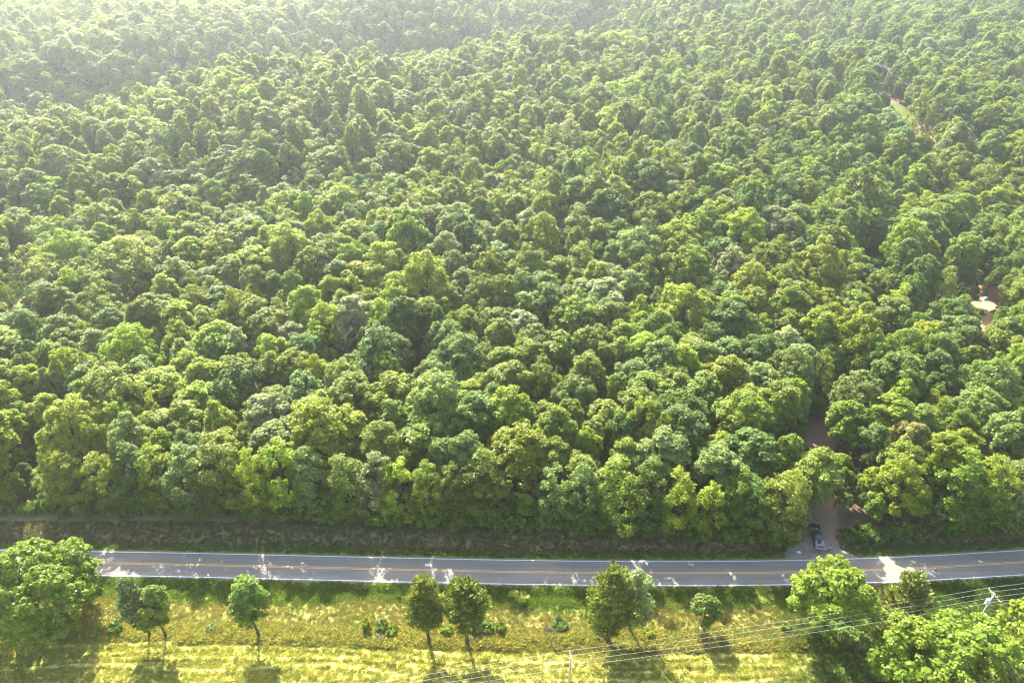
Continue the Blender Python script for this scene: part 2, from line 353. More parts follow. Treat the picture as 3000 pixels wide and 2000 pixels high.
def broad_crown(name, seed, rad, h0, h1, nl=17, ncl=13, nlf=44, leaf=.30, lobe=(.34, .5), clump=(.10, .2), low=.62, spread=.62, gap=0.0, inner=9):
    """lobes of foliage on limbs, clumps on lobes, leaf sprays on clumps"""
    rng = np.random.default_rng(seed); up = np.array([0, 0, 1.0]); hh = h1 - h0
    Cs, Ns, As = [], [], []; lobes = []
    ph = rng.uniform(0, 6.28, 3)
    cz = h0 + hh * (.40 if low < .7 else .34); peak = rng.uniform(.9, 1.15)
    for i in range(nl):
        q = (i + .5) / nl; th = i * 2.39996 + rng.uniform(-.5, .5)
        se = -.55 + 1.5 * q ** .9 if low < .7 else -1 + 1.95 * q ** .8        # sine of the elevation seen from the crown's heart
        ce = math.sqrt(max(.02, 1 - se * se)); lob = 1 + .16 * math.sin(2 * th + ph[0]) + .12 * math.sin(3 * th + ph[1])
        if low >= .7 and se < 0: ce = low + (1 - low) * ce
        k = rng.uniform(.72, 1.06) if rng.random() > .12 else rng.uniform(.35, .7)
        rr = rad * ce * lob * spread * k
        z = cz + se * ((h1 - cz) * .80 * peak if se > 0 else (cz - h0) * .9) * (.8 + .2 * k)
        lr = rng.uniform(*lobe) * rad * (1 - .22 * max(0, se))
        lobes.append((np.array([rr * math.cos(th), rr * math.sin(th), z]), lr))
    lobes.append((np.array([rng.uniform(-.15, .15) * rad, rng.uniform(-.15, .15) * rad, h1 - .28 * rad]), .27 * rad))
    LC = np.array([l[0] for l in lobes]); LR = np.array([l[1] for l in lobes]); cen = np.array([0, 0, h0 + .45 * hh])
    for c, lr in lobes:
        if gap and rng.random() < gap: continue
        d = rnd_unit(ncl, rng); out = c - cen; out /= np.linalg.norm(out) + 1e-6
        d = d + out * .55 + up * .35; d /= np.linalg.norm(d, axis=1, keepdims=True)
        cc = c + d * lr * rng.uniform(.62, 1.06, (ncl, 1)) * np.array([1, 1, .95])
        cr = rng.uniform(*clump, ncl) * rad * .85 + .18
        for q in range(ncl):
            # leave out what is buried inside another lobe
            if (np.linalg.norm(LC - cc[q], axis=1) < LR * .66).sum() > 0 and rng.random() < .75: continue
            k = int(nlf * rng.uniform(.75, 1.25)); e = rnd_unit(k, rng) + up * .3 + d[q] * .25; e /= np.linalg.norm(e, axis=1, keepdims=True)
            pos = cc[q] + e * cr[q] * rng.uniform(.55, 1.12, (k, 1)) * np.array([1, 1, .9])
            Cs.append(pos); Ns.append(e * .6 + up * .6 + rnd_unit(k, rng) * .65); As.append(np.full(k, rng.uniform(.85, 1.15)))
    # shaded inner foliage that closes the crown
    k = int(nl * inner); li = rng.integers(0, len(lobes), k); pos = LC[li] + rnd_unit(k, rng) * LR[li][:, None] * .6
    Cs.append(pos); Ns.append(rnd_unit(k, rng)); As.append(np.full(k, .9))
    C = np.concatenate(Cs); Nn = np.concatenate(Ns); T = np.concatenate(As) * rng.uniform(.78, 1.25, len(C))
    la = leaf * rng.uniform(.65, 1.35, len(C)); la[-k:] *= 1.8; lb = la * rng.uniform(.5, .8, len(C))
    keep = C[:, 2] > .25
    return leaf_mesh(name, C[keep], Nn[keep], la[keep], lb[keep], rng, M_LEAF, tone=T[keep]), lobes
def cedar_crown(name, seed, rad, h0, h1, n=6500, open_=0.0, taper=.9):
    rng = np.random.default_rng(seed); C, A, T = [], [], []
    nb = 95; hh = h1 - h0
    for i in range(nb):
        u = ((i + .5) / nb) ** 1.1; z = h0 + hh * u; th = i * 2.39996 + rng.uniform(-.4, .4)
        L = rad * ((1 - u) ** taper * .9 + .12) * rng.uniform(.6, 1.12) * min(1, .55 + u * 2.5)
        if rng.random() < open_: continue
        di = np.array([math.cos(th), math.sin(th), .38 + .35 * u]); di /= np.linalg.norm(di)
        k = max(12, int(n / nb * (L / rad) * 1.7)); s = rng.uniform(.15, 1, k) ** .7
        side = np.cross(di, [0, 0, 1.0]); w = .32 * L * (1 - .55 * s) + .15
        p = np.array([0, 0, z]) + di * (L * s)[:, None] + side * (rng.normal(0, .55, k) * w)[:, None] + np.array([0, 0, 1]) * (rng.normal(0, .3, k) * w)[:, None]
        C.append(p); al = di + np.array([0, 0, .35]) + rng.normal(0, .42, (k, 3)); A.append(al / np.linalg.norm(al, axis=1, keepdims=True)); T.append(np.full(k, rng.uniform(.75, 1.25)))
    C = np.concatenate(C); A = np.concatenate(A); T = np.concatenate(T) * rng.uniform(.75, 1.25, len(C))
    Nn = np.cross(A, rnd_unit(len(C), rng)) + np.array([0, 0, .6]); Nn -= A * (A * Nn).sum(1, keepdims=True)
    la = rng.uniform(.22, .42, len(C)); lb = la * rng.uniform(.28, .45, len(C))
    return leaf_mesh(name, C, Nn, la, lb, rng, M_NEEDLE, along=A, tone=T)
def trunk_mesh(name, seed, h, r0, lobes=(), lean=0.03, fork=.35, nlimb=9):
    rng = random.Random(seed); mb = MB(); pts = []; rad = []
    lx, ly = rng.uniform(-lean, lean), rng.uniform(-lean, lean)
    for i in range(8):
        u = i / 7; pts.append((lx * h * u + .08 * math.sin(u * 5 + seed), ly * h * u + .08 * math.cos(u * 4 + seed), h * u - .25 * (i == 0)))
        rad.append(r0 * (1.35 if i == 0 else 1) * (1 - .82 * u) + .02)
    mb.tube(pts, rad, 8)
    lob = list(lobes); rng.shuffle(lob)
    for c, lr in lob[:nlimb]:
        z = max(h * fork * .8, min(h * .8, c[2] - .55 * math.hypot(c[0], c[1]) - .5)); u = z / h; i = min(6, int(u * 7)); f = u * 7 - i
        a = Vector(pts[i]).lerp(Vector(pts[i + 1]), f); b = Vector(c)
        m = a.lerp(b, .5) + Vector((rng.uniform(-.3, .3), rng.uniform(-.3, .3), .25 * (b - a).length * .3))
        r = max(.05, r0 * .42 * (1 - u * .5)); mb.tube([a, m, b], [r, r * .6, r * .2], 5, False)
    return mb.mesh(name, True)

# forest tree kinds: meshes shared by every tree of the kind
KINDS = []; KR = []
for k in range(20):
    edge = 12 <= k < 16; wide = k >= 16
    rr = random.Random(100 + k); h1 = 17.0; h0 = rr.uniform(4.5, 8.0) if not edge else rr.uniform(1.0, 2.2)
    if wide:
        KR.append(6.6); cm, lob = broad_crown('crown', 300 + k, 6.6, rr.uniform(1.8, 3.0), h1, nl=rr.randint(36, 44), ncl=rr.randint(14, 17), nlf=30, inner=6, leaf=rr.uniform(.20, .25), low=.55, lobe=(.17, .29), clump=(.05, .10), spread=rr.uniform(.72, .8))
    else:
        KR.append(4.0); cm, lob = broad_crown('crown', 300 + k, 4.0 * rr.uniform(.95, 1.1), h0, h1, nl=rr.randint(18, 26) if not edge else 27, ncl=rr.randint(14, 18), nlf=rr.randint(34, 44) if not edge else 18, gap=.0 if not edge else .05, inner=7 if not edge else 2, leaf=rr.uniform(.19, .24) if not edge else .19, low=.5 if not edge else .85, lobe=(.22, .40), clump=(.08, .16), spread=rr.uniform(.66, .78))
    tm = trunk_mesh('trunk', 300 + k, h1 * .86, .27 if not wide else .36, lob); tm.materials.append(M_BARK)
    KINDS.append((cm, tm))
def kind_for(r, low):
    if r > 5.5: return int(RNG.integers(16, 20))
    return int(RNG.integers(12, 16)) if low else int(RNG.integers(0, 12))

LEAFY = {'mid green': (.104, .148, .013), 'yellow green': (.142, .176, .011), 'dark green': (.070, .116, .016), 'grey green': (.110, .150, .036), 'olive green': (.110, .144, .016), 'silvery green': (.165, .195, .085), 'lime green': (.145, .200, .010), 'blue green': (.080, .130, .026), 'brown tinged': (.13, .125, .030)}
LEAFY = {k: tuple(v * 1.5 for v in c) for k, c in LEAFY.items()}
def jitter(c, a=.16):
    b = 1 + random.uniform(-a, a); w = random.uniform(-.045, .045)
    return (c[0] * b * (1 + w), c[1] * b * (1 - w * .4), c[2] * b)
# a spot of the photograph that must stay open: pixel, pixel radius
OPEN = [(2400, 1310, 26), (2385, 1250, 22), (2405, 1275, 20), (2395, 1595, 20), (2420, 1610, 26), (2380, 1560, 14), (2350, 1615, 14), 
        (2470, 235, 5), (2352, 140, 4), (2560, 275, 3), (2610, 305, 5), (2650, 345, 6), (2690, 375, 6), (2730, 400, 4), 
        (2955, 870, 24), (2890, 885, 14), (2860, 865, 9), (2880, 920, 9), (2700, 905, 7), (2920, 845, 7), (2590, 736, 13), (2535, 730, 8), (2760, 735, 6),
        (20, 880, 16), (75, 885, 12), (-20, 905, 14), (390, 862, 14), (370, 872, 10), (420, 840, 8),
        (90, 1555, 18), (1215, 1060, 8), (960, 1025, 8), (1970, 395, 10)]
OPEN3 = []
for (u, v, rp) in OPEN:
    g = at(u, v); OPEN3.append((u, v, rp, g.x, g.y, project(g.x, g.y, g.z)[2]))
O_ = np.array(OPEN3)
def blocked(x, y, z, r, h, low):
    zc = z + (h * .62 if not low else h * .5); u, v, d = project(x, y, zc)
    dep = math.atan2(CAM_H - zc, y); s = FPX / d
    ru = r * .95 * s; rv = (h * (.36 if not low else .48) * math.cos(dep) + r * .8 * math.sin(dep)) * s
    q = ((O_[:, 0] - u) / (ru + O_[:, 2])) ** 2 + ((O_[:, 1] - v) / (rv + O_[:, 2])) ** 2
    return bool(((q < 1) & (O_[:, 5] > d - 6)).any())

SUNSPOT = [(2585, 1668, 2.4), (2612, 1650, 2.2), (2560, 1690, 2.0), (92, 1560, 1.6), (88, 1540, 1.4), (2500, 1610, 1.2), (2545, 1625, 1.2)]
SUNSPOT += [(30, 880, 1.5), (75, 885, 1.0), (385, 865, 1.5), (2470, 235, 3), (2610, 305, 3), (2650, 345, 3), (2690, 375, 3), (2725, 398, 3), (2352, 138, 3), (2955, 860, 2.5), (2890, 890, 1.2), (2845, 935, 1.0), (2800, 950, 1.0)]
SUNG = [(*tuple(at(u, v)), r) for u, v, r in SUNSPOT]
def shades(x, y, z, r, h, low):
    zc = z + (h * .62 if not low else h * .52)
    for gx_, gy_, gz_, rr in SUNG:
        s_ = (zc - gz_) / S.z; dx, dy = x - (gx_ + S.x * s_), y - (gy_ + S.y * s_)
        al = (dx * S.x + dy * S.y) / math.hypot(S.x, S.y); ac = math.sqrt(max(0, dx * dx + dy * dy - al * al))
        if s_ > -3 and ac < r * .9 + rr * .6 and abs(al) < r * .9 + h * .45: return True
    return False
TREES = []          # x, y, crown radius, height, kind, tint name, special label
CELL = 8.0; HASH = {}
def fits(x, y, r, f=.80):
    i, j = int(x // CELL), int(y // CELL)
    for a in range(i - 2, i + 3):
        for b in range(j - 2, j + 3):
            for (X, Y, Rr) in HASH.get((a, b), ()):
                if (X - x) ** 2 + (Y - y) ** 2 < (f * (r + Rr)) ** 2: return False
    return True
def reg(x, y, r): HASH.setdefault((int(x // CELL), int(y // CELL)), []).append((x, y, r))
# trees the photograph singles out: top of the crown in the photograph, radius, height, colour, label
SPECIAL = [
    (1500, 1300, 8.6, 16.5, 'yellow green', 'broad yellow green oak, largest crown at the forest edge above the road'),
    (770, 1195, 4.6, 17, 'silvery green', 'pale silvery green crown two ranks behind the middle of the forest edge'),
    (900, 1190, 5.2, 17, 'lime green', 'lime green crown beside the pale silvery tree near the forest edge'),
    (930, 910, 7.4, 18, 'lime green', 'broad lime green feathery crown in the middle of the wood'),
    (1140, 830, 6.0, 18, 'yellow green', 'yellow green crown uphill of the broad feathery lime tree'),
    (1430, 740, 6.0, 18, 'yellow green', 'bright yellow green crown in the centre of the wood below the dark gap'),
    (700, 975, 4.0, 16, 'silvery green', 'small pale silvery crown left of the broad feathery lime tree'),
    (170, 800, 6.2, 17, 'lime green', 'bright lime crown standing over the pale gravel clearing at far left'),
    (2690, 1270, 4.2, 15, 'brown tinged', 'brown tinged crown in the wood right of the dirt driveway'),
    (2890, 1180, 6.4, 17, 'grey green', 'wide grey green crown right of the dirt driveway near the frame edge'),
    (2560, 1130, 6.6, 17.5, 'grey green', 'wide grey green crown leaning over the right side of the dirt driveway'),
    (2700, 1405, 5.6, 15, 'yellow green', 'yellow green crown at the road edge right of the parked pickup'),
    (2412, 1352, 5.0, 14.5, 'mid green', 'tree overhanging the parked black pickup beside the driveway'),
    (330, 1205, 5.6, 16, 'lime green', 'lime green crown near the forest edge at the left'),
    (550, 715, 5.0, 18, 'yellow green', 'upright yellow green tree beside the small grassy opening at the left'),
    (2150, 880, 5.2, 16, 'lime green', 'lime green crown in the wood left of the house clearing'),
    (1540, 620, 4.2, 17, 'silvery green', 'pale silvery crown in the upper middle of the wood'),
    (1310, 690, 4.0, 17, 'silvery green', 'pale silvery crown just left of the bright centre tree'),
]
for (u, v, r, h, tn, lab) in SPECIAL:
    c = at(u, v, h * .96); x, y = c.x, c.y + r * .25
    if v > 1250: y = max(y, float(edge_y(x)) + 2.0 + r * .25)
    low = (y - float(edge_y(x))) < 9 and 'overhanging' not in lab
    TREES.append([x, y, r, h, kind_for(r, low), tn, lab]); reg(x, y, r * .92)
def pick_tint(x, y):
    s = math.sin(x / 23 + 1.1) * math.sin(y / 31) + .5 * math.sin(x / 9 + y / 14)
    yel = .40 - .0013 * x + .18 * s
    q = random.random()
    if q < .03: return 'silvery green'
    if q < .03 + max(.05, yel): return random.choice(['yellow green', 'yellow green', 'lime green', 'olive green'])
    return random.choice(['mid green', 'mid green', 'mid green', 'grey green', 'grey green', 'blue green', 'dark green', 'olive green'])
# the rank of trees along the road first
x = -112.0
while x < 125:
    r = random.uniform(3.0, 5.4); xx = x + r * .8; yy = float(edge_y(xx)) + random.uniform(.6, 2.6); h = 11 + 1.3 * r + random.uniform(-2, 1.0)
    if fits(xx, yy, r, .62) and float(seg_dist(xx, yy, DRIVE)) > 4.6 + r * .3 and not blocked(xx, yy, float(H(xx, yy)), r, h, True) and not shades(xx, yy, 0, r, h, True):
        TREES.append([xx, yy, r, h, RNG.integers(12, 16), pick_tint(xx, yy), None]); reg(xx, yy, r)
    x += r * 1.35
def ok_place(x, y, r, h, low):
    if y < float(edge_y(x)) + 1.2 + (.2 * r): return False
    if float(seg_dist(x, y, DRIVE)) < 1.3 + r * .3: return False
    if float(seg_dist(x, y, TRACK)) < 3.2 + r * .4: return False
    return not blocked(x, y, float(H(x, y)), r, h, low) and not shades(x, y, float(H(x, y)), r, h, low)
ymax = 640
for trial in range(90000):
    y = 84 + (ymax - 84) * random.random() ** .85; hw = y * .86 + 45; x = random.uniform(-hw, hw)
    q = random.random(); r = random.uniform(4.0, 5.8) if q < .58 else (random.uniform(5.8, 8.2) if q < .82 else random.uniform(2.6, 4.0))
    if not fits(x, y, r, .59): continue
    h = 11 + 1.1 * r + random.uniform(-2.2, 2.4); low = (y - float(edge_y(x))) < 4.5
    if not ok_place(x, y, r, h, low): continue
    TREES.append([x, y, r, h, kind_for(r, low), pick_tint(x, y), None]); reg(x, y, r)
# low understory fills the gaps between the crowns
UNDER = []
for trial in range(30000):
    y = 84 + (430 - 84) * random.random(); hw = y * .82 + 20; x = random.uniform(-hw, hw); r = random.uniform(1.2, 2.0)
    if not fits(x, y, r, .62): continue
    h = random.uniform(4, 8)
    if y < float(edge_y(x)) + .6 or not ok_place(x, y + 2, r, h, True): continue
    UNDER.append([x, y, r, h, int(RNG.integers(12, 16)), 'dark green' if random.random() < .6 else 'mid green', None]); reg(x, y, r)

# which of them show largest: nearest 300 in the frame, and every tree named above
def in_frame(t):
    u, v, d = project(t[0], t[1], float(H(t[0], t[1])) + t[3] * .7); return -60 < u < 3060 and -80 < v < 2050
cand = [(project(t[0], t[1], t[3])[2] / t[2] ** .5 - (1000 if t[6] else 0), i) for i, t in enumerate(TREES) if in_frame(t)]
cand.sort(); SOLO = [i for _, i in cand[:285]]; SOLOSET = set(SOLO)
ORD = ['', 'first', 'second', 'third', 'fourth', 'fifth', 'sixth', 'seventh', 'eighth', 'ninth', 'tenth', 'eleventh', 'twelfth', 'thirteenth', 'fourteenth', 'fifteenth', 'sixteenth', 'seventeenth', 'eighteenth', 'nineteenth']
TENS = {20: 'twent', 30: 'thirt', 40: 'fort', 50: 'fift', 60: 'sixt', 70: 'sevent', 80: 'eight', 90: 'ninet'}
def ordinal(n):
    if n < 20: return ORD[n]
    if n >= 100: return 'hundred-' + ordinal(n - 100) if n > 100 else 'hundredth'
    return TENS[n // 10 * 10] + ('ieth' if n % 10 == 0 else 'y-' + ORD[n % 10])
ranks = {}
for i in SOLO:
    t = TREES[i]
    if not t[6]: ranks.setdefault(min(8, int(max(0, t[1] - float(edge_y(t[0])) - .5) // 6)), []).append(i)
LABEL = {}
RN = ['front', 'second', 'third', 'fourth', 'fifth', 'sixth', 'seventh', 'eighth', 'deepest']
for k, lst in ranks.items():
    lst.sort(key=lambda i: project(TREES[i][0], TREES[i][1], TREES[i][3])[0])
    for n, i in enumerate(lst):
        t = TREES[i]; size = 'large' if t[2] > 4.3 else ('small' if t[2] < 3 else 'medium')
        LABEL[i] = f'{size} {t[5]} tree, {ordinal(n + 1)} from the left in the {RN[k]} rank of the wood'
CROWNSRC = {}
def forest_tree(i):
    x, y, r, h, k, tn, lab = TREES[i]; z = float(gh(x, y)); k = int(k)
    t = empty('broadleaf_tree', (x, y, z), random.uniform(0, 6.28)); t.scale = (r / KR[k], r / KR[k], h / 17); t.scale.x *= random.uniform(.86, 1.16); t.rotation_euler.x = random.uniform(-.08, .08); t.rotation_euler.y = random.uniform(-.08, .08)
    tag(t, lab or LABEL[i], 'tree', 'broadleaf trees of the wood')
    c = put('crown', KINDS[k][0], [], t); c['tint'] = jitter(LEAFY[tn]); b = put('trunk', KINDS[k][1], [], t)
    CROWNSRC.setdefault(k, (c, b))
for i in SOLO: forest_tree(i)
for k in range(20):
    if k not in CROWNSRC:
        j = next(i for i, t in enumerate(TREES) if i not in SOLOSET); TREES[j][4] = k; LABEL[j] = 'tree far back in the wood'; SOLOSET.add(j); forest_tree(j)

def scatter(name, rows, sources, matl_note, label, cat):
    """one mass of plants: points that carry shape, turn, size and colour; the shapes are those of the plants standing in view"""
    me = bpy.data.meshes.new(name); n = len(rows)
    me.vertices.add(n); me.vertices.foreach_set('co', np.array([r[0] for r in rows], np.float32).ravel())
    for an, ty, col in (('pick', 'INT', 1), ('turn', 'FLOAT_VECTOR', 2), ('size', 'FLOAT_VECTOR', 3), ('tint', 'FLOAT_COLOR', 4)):
        a = me.attributes.new(an, ty, 'POINT'); d = np.array([r[col] for r in rows])
        if ty == 'INT': a.data.foreach_set('value', d.astype(np.int32))
        elif ty == 'FLOAT_VECTOR': a.data.foreach_set('vector', d.astype(np.float32).ravel())
        else: a.data.foreach_set('color', np.concatenate([d, np.ones((n, 1))], 1).astype(np.float32).ravel())
    o = put(name, me, []); tag(o, label, cat, kind='stuff')
    g = bpy.data.node_groups.new(name, 'GeometryNodeTree')
    g.interface.new_socket('Geometry', in_out='INPUT', socket_type='NodeSocketGeometry'); g.interface.new_socket('Geometry', in_out='OUTPUT', socket_type='NodeSocketGeometry')
    N = g.nodes; L = g.links; gi = N.new('NodeGroupInput'); go = N.new('NodeGroupOutput'); fin = N.new('GeometryNodeJoinGeometry')
    def named(nm, ty):
        q = N.new('GeometryNodeInputNamedAttribute'); q.data_type = ty; q.inputs['Name'].default_value = nm; return q.outputs[0]
    pk, tu, sz = named('pick', 'INT'), named('turn', 'FLOAT_VECTOR'), named('size', 'FLOAT_VECTOR')
    er = N.new('FunctionNodeEulerToRotation'); L.new(tu, er.inputs[0])
    for src in sources:
        j = N.new('GeometryNodeJoinGeometry')
        for s_ in src:
            oi = N.new('GeometryNodeObjectInfo'); oi.inputs['Object'].default_value = s_; oi.inputs['As Instance'].default_value = True; oi.transform_space = 'ORIGINAL'
            L.new(oi.outputs['Geometry'], j.inputs[0])
        ip = N.new('GeometryNodeInstanceOnPoints'); ip.inputs['Pick Instance'].default_value = True
        L.new(gi.outputs[0], ip.inputs['Points']); L.new(j.outputs[0], ip.inputs['Instance']); L.new(pk, ip.inputs['Instance Index'])
        L.new(er.outputs[0], ip.inputs['Rotation']); L.new(sz, ip.inputs['Scale']); L.new(ip.outputs[0], fin.inputs[0])
    L.new(fin.outputs[0], go.inputs[0])
    md = o.modifiers.new('scatter', 'NODES'); md.node_group = g
    return o
rows = []
for i, t in enumerate(TREES + UNDER):
    if i in SOLOSET: continue
    x, y, r, h, k, tn, _ = t; z = float(gh(x, y))
    rows.append(((x, y, z), int(k), (random.uniform(-.08, .08), random.uniform(-.08, .08), random.uniform(0, 6.28)), (r / KR[k] * random.uniform(.85, 1.18), r / KR[k], h / 17), jitter(LEAFY[tn])))
src = [CROWNSRC[k] for k in range(20)]
scatter('forest', rows, [[s[0] for s in src], [s[1] for s in src]], '', 'closed canopy of summer broadleaf forest climbing the hill to the top of the photo', 'forest')

# ------------------------------------------------------------------ dead trees standing in the wood
def snag(u, v, h, label, seed):
    c = at(u, v, h * .9); rg = np.random.default_rng(seed); o = empty('dead_tree', (c.x, c.y, float(gh(c.x, c.y))), seed); tag(o, label, 'tree')
    lob = [(np.array([math.cos(i * 2.4) * rg.uniform(1.2, 3.0), math.sin(i * 2.4) * rg.uniform(1.2, 3.0), h * (.5 + .045 * i)]), 1) for i in range(11)]
    put('trunk', trunk_mesh('trunk', seed, h, .26, lob, nlimb=11), M_PALEBARK, o)
    tw = MB()
    for p_, _ in lob:
        for q in range(5):
            d = rg.normal(0, 1, 3); d[2] = abs(d[2]); d /= np.linalg.norm(d); tw.tube([p_ * .8 + np.array([0, 0, p_[2] * .2]) , p_ + d * rg.uniform(.8, 1.8)], [.035, .012], 4, False)
    tag(tw.build('twigs', M_PALEBARK, o), kind='stuff')
snag(2655, 740, 15, 'grey leafless tree standing among the crowns left of the house yard', 31)
snag(1010, 965, 16, 'pale leafless spire poking out right of the broad feathery lime tree', 32)
snag(330, 820, 14, 'grey dead tree over the grassy opening at the left', 33)
snag(2140, 560, 16, 'bare grey tree in the upper wood right of the centre', 34)
snag(1690, 1010, 15, 'bare grey tree in the middle of the wood left of the driveway gap', 35)

# ------------------------------------------------------------------ shrubs along the foot of the wood
def shrub_mesh(seed, r, h, leaf=.2):
    rng = np.random.default_rng(seed); C = []; Nn = []; up = np.array([0, 0, 1.0])
    for i in range(18):
        th = rng.uniform(0, 6.28); q = r * .9 * math.sqrt(rng.random()); c = np.array([q * math.cos(th), q * math.sin(th), h * rng.uniform(.25, .8)])
        k = 46; e = rnd_unit(k, rng) + up * .3; e /= np.linalg.norm(e, axis=1, keepdims=True)
        C.append(c + e * r * rng.uniform(.22, .42) * rng.uniform(.5, 1.15, (k, 1))); Nn.append(e * .5 + up * .5 + rnd_unit(k, rng) * .7)
    C = np.concatenate(C); Nn = np.concatenate(Nn); C[:, 2] = np.maximum(C[:, 2], .05)
    la = leaf * rng.uniform(.6, 1.4, len(C)); return leaf_mesh('foliage', C, Nn, la, la * .65, rng, M_LEAF)
SHR = [shrub_mesh(50 + k, 1.0, 1.3) for k in range(5)]
_sm = MB()
for k in range(6):
    a = k * 1.05; _sm.tube([(0, 0, -.15), (.25 * math.cos(a), .25 * math.sin(a), .5), (.5 * math.cos(a), .5 * math.sin(a), .95)], [.05, .035, .015], 5, False)
STEM = _sm.mesh('stem'); STEM.materials.append(M_BARK)
def shrub(x, y, r, h, tn, label, group, k=None):
    o = empty('shrub', (x, y, float(gh(x, y))), random.uniform(0, 6.28)); o.scale = (r, r, h / 1.3); tag(o, label, 'shrub', group)
    f = put('foliage', SHR[random.randrange(5) if k is None else k], [], o); f['tint'] = jitter(LEAFY[tn] if isinstance(tn, str) else tn); put('stem', STEM, [], o)
    return o
xpos = -104.0; n = 0; lst = []
while xpos < 104:
    yy = float(edge_y(xpos)) + random.uniform(-1.0, .6); r = random.uniform(1.0, 1.9)
    u, v, d = project(xpos, yy, 1)
    if float(seg_dist(xpos, yy, DRIVE)) > 4.4 and not any(abs(u - a) < 60 and abs(v - b) < 50 for a, b in ((2420, 1605), (90, 1555))): lst.append((xpos, yy, r))
    xpos += r * 1.25
for n, (a, b, r) in enumerate(lst):
    shrub(a, b, r, r * random.uniform(1.2, 2.0), random.choice(['dark green', 'mid green', 'mid green', 'blue green']), f'leafy shrub at the foot of the wood, {ordinal(n + 1)} from the left', 'shrubs along the foot of the wood')

# ------------------------------------------------------------------ trees of the field
def field_tree(name, base, rad, h0, h1, tint, label, seed, kind='broad', r0=.25, group=None, **kw):
    bx, by = ground0(*base); o = empty(name, (bx, by, float(gh(bx, by))), 0); tag(o, label, 'tree', group)
    if kind == 'broad':
        cm, lob = broad_crown('crown', seed, rad, h0, h1, **kw)
    else:
        cm = cedar_crown('crown', seed, rad, h0, h1, **kw); lob = [(np.array([math.cos(a) * rad * .5, math.sin(a) * rad * .5, h0 + (h1 - h0) * q]), 1) for a, q in [(i * 2.4, .1 + .07 * i) for i in range(10)]]
    c = put('crown', cm, [], o); c['tint'] = tuple(v * 1.5 for v in tint)
    tm = trunk_mesh('trunk', seed, h1 * .88, r0, lob, nlimb=11, fork=max(.12, h0 / h1 * .8)); put('trunk', tm, M_BARK, o)
    return o
FG = 'trees along the field fence line'
field_tree('broadleaf_tree', (140, 1836), 9.4, 2.8, 17.0, (.105, .155, .016), 'big round broadleaf tree at the far left hiding the road', 11, r0=.45, group=FG, nl=52, ncl=16, nlf=46, leaf=.27, low=.8, lobe=(.20, .30), clump=(.05, .09), spread=.76)
field_tree('feathery_tree', (440, 1862), 3.6, 4.2, 13.6, (.075, .11, .045), 'thin grey green feathery tree beside the big round tree', 12, kind='cedar', r0=.17, group=FG, n=4200, open_=.12, taper=.6)
field_tree('broadleaf_tree', (486, 1866), 2.5, 3.6, 11.8, (.10, .14, .018), 'slim yellow green tree against the grey feathery tree', 13, r0=.15, group=FG, nl=15, ncl=10, nlf=38, leaf=.22, clump=(.11, .2))
field_tree('broadleaf_tree', (757, 1861), 3.0, 4.6, 12.6, (.085, .14, .016), 'small round headed tree on a bare trunk alone in the field', 14, r0=.2, group=FG, nl=17, ncl=13, nlf=40, leaf=.22)
field_tree('cedar_tree', (1256, 1880), 4.6, 5.0, 15.4, (.115, .138, .024), 'pointed olive cedar, left one of the close pair', 15, kind='cedar', r0=.26, group=FG, n=9000, taper=.7)
field_tree('cedar_tree', (1370, 1882), 4.7, 5.0, 14.4, (.095, .128, .024), 'dark olive cedar, right one of the close pair with brush at its foot', 16, kind='cedar', r0=.26, group=FG, n=9000, taper=.5)
field_tree('cedar_tree', (1780, 1872), 5.4, 3.0, 17.2, (.108, .138, .024), 'tall bushy cedar with a pale tree at its right side', 17, kind='cedar', r0=.3, group=FG, n=12000, taper=.6)
field_tree('broadleaf_tree', (1846, 1846), 2.9, 3.2, 14.2, (.15, .185, .07), 'pale cream green tree leaning out behind the tall bushy cedar', 18, r0=.18, group=FG, nl=16, ncl=12, nlf=38, leaf=.2)
field_tree('broadleaf_tree', (2055, 1834), 2.2, 2.2, 7.0, (.085, .12, .018), 'little dark tree standing alone in the sunny stubble', 19, r0=.14, group=FG, nl=12, ncl=10, nlf=34, leaf=.2)
field_tree('broadleaf_tree', (2408, 1832), 6.3, 3.2, 13.8, (.125, .175, .016), 'open crowned forked tree whose top crosses the road below the pickup', 20, r0=.34, group=FG, nl=22, ncl=11, nlf=48, leaf=.27, lobe=(.2, .3), clump=(.08, .14), spread=.8, gap=.12)
field_tree('cedar_tree', (2612, 1846), 4.6, 1.8, 13.6, (.108, .128, .026), 'spreading olive cedar between the open tree and the utility pole', 21, kind='cedar', r0=.3, group=FG, n=9000, taper=.55, open_=.1)
field_tree('broadleaf_tree', (2725, 2040), 9.2, 1.5, 16.2, (.115, .165, .016), 'large bright tree at the bottom right with a tyre beside it', 22, r0=.45, group=FG, nl=44, ncl=14, nlf=46, leaf=.27, low=.85, lobe=(.2, .3), clump=(.055, .1), spread=.8)
field_tree('broadleaf_tree', (3050, 1985), 7.6, 1.5, 17.0, (.135, .175, .014), 'tall yellow green tree cut by the right frame edge under the wires', 23, r0=.4, group=FG, nl=36, ncl=14, nlf=44, leaf=.27, low=.85, lobe=(.22, .32), clump=(.06, .11), spread=.78)
field_tree('broadleaf_tree', (2930, 2110), 5.2, 1.0, 11.5, (.16, .19, .045), 'pale feathery tree in the bottom right corner', 24, r0=.25, group=FG, nl=26, ncl=13, nlf=44, leaf=.24, low=.9)

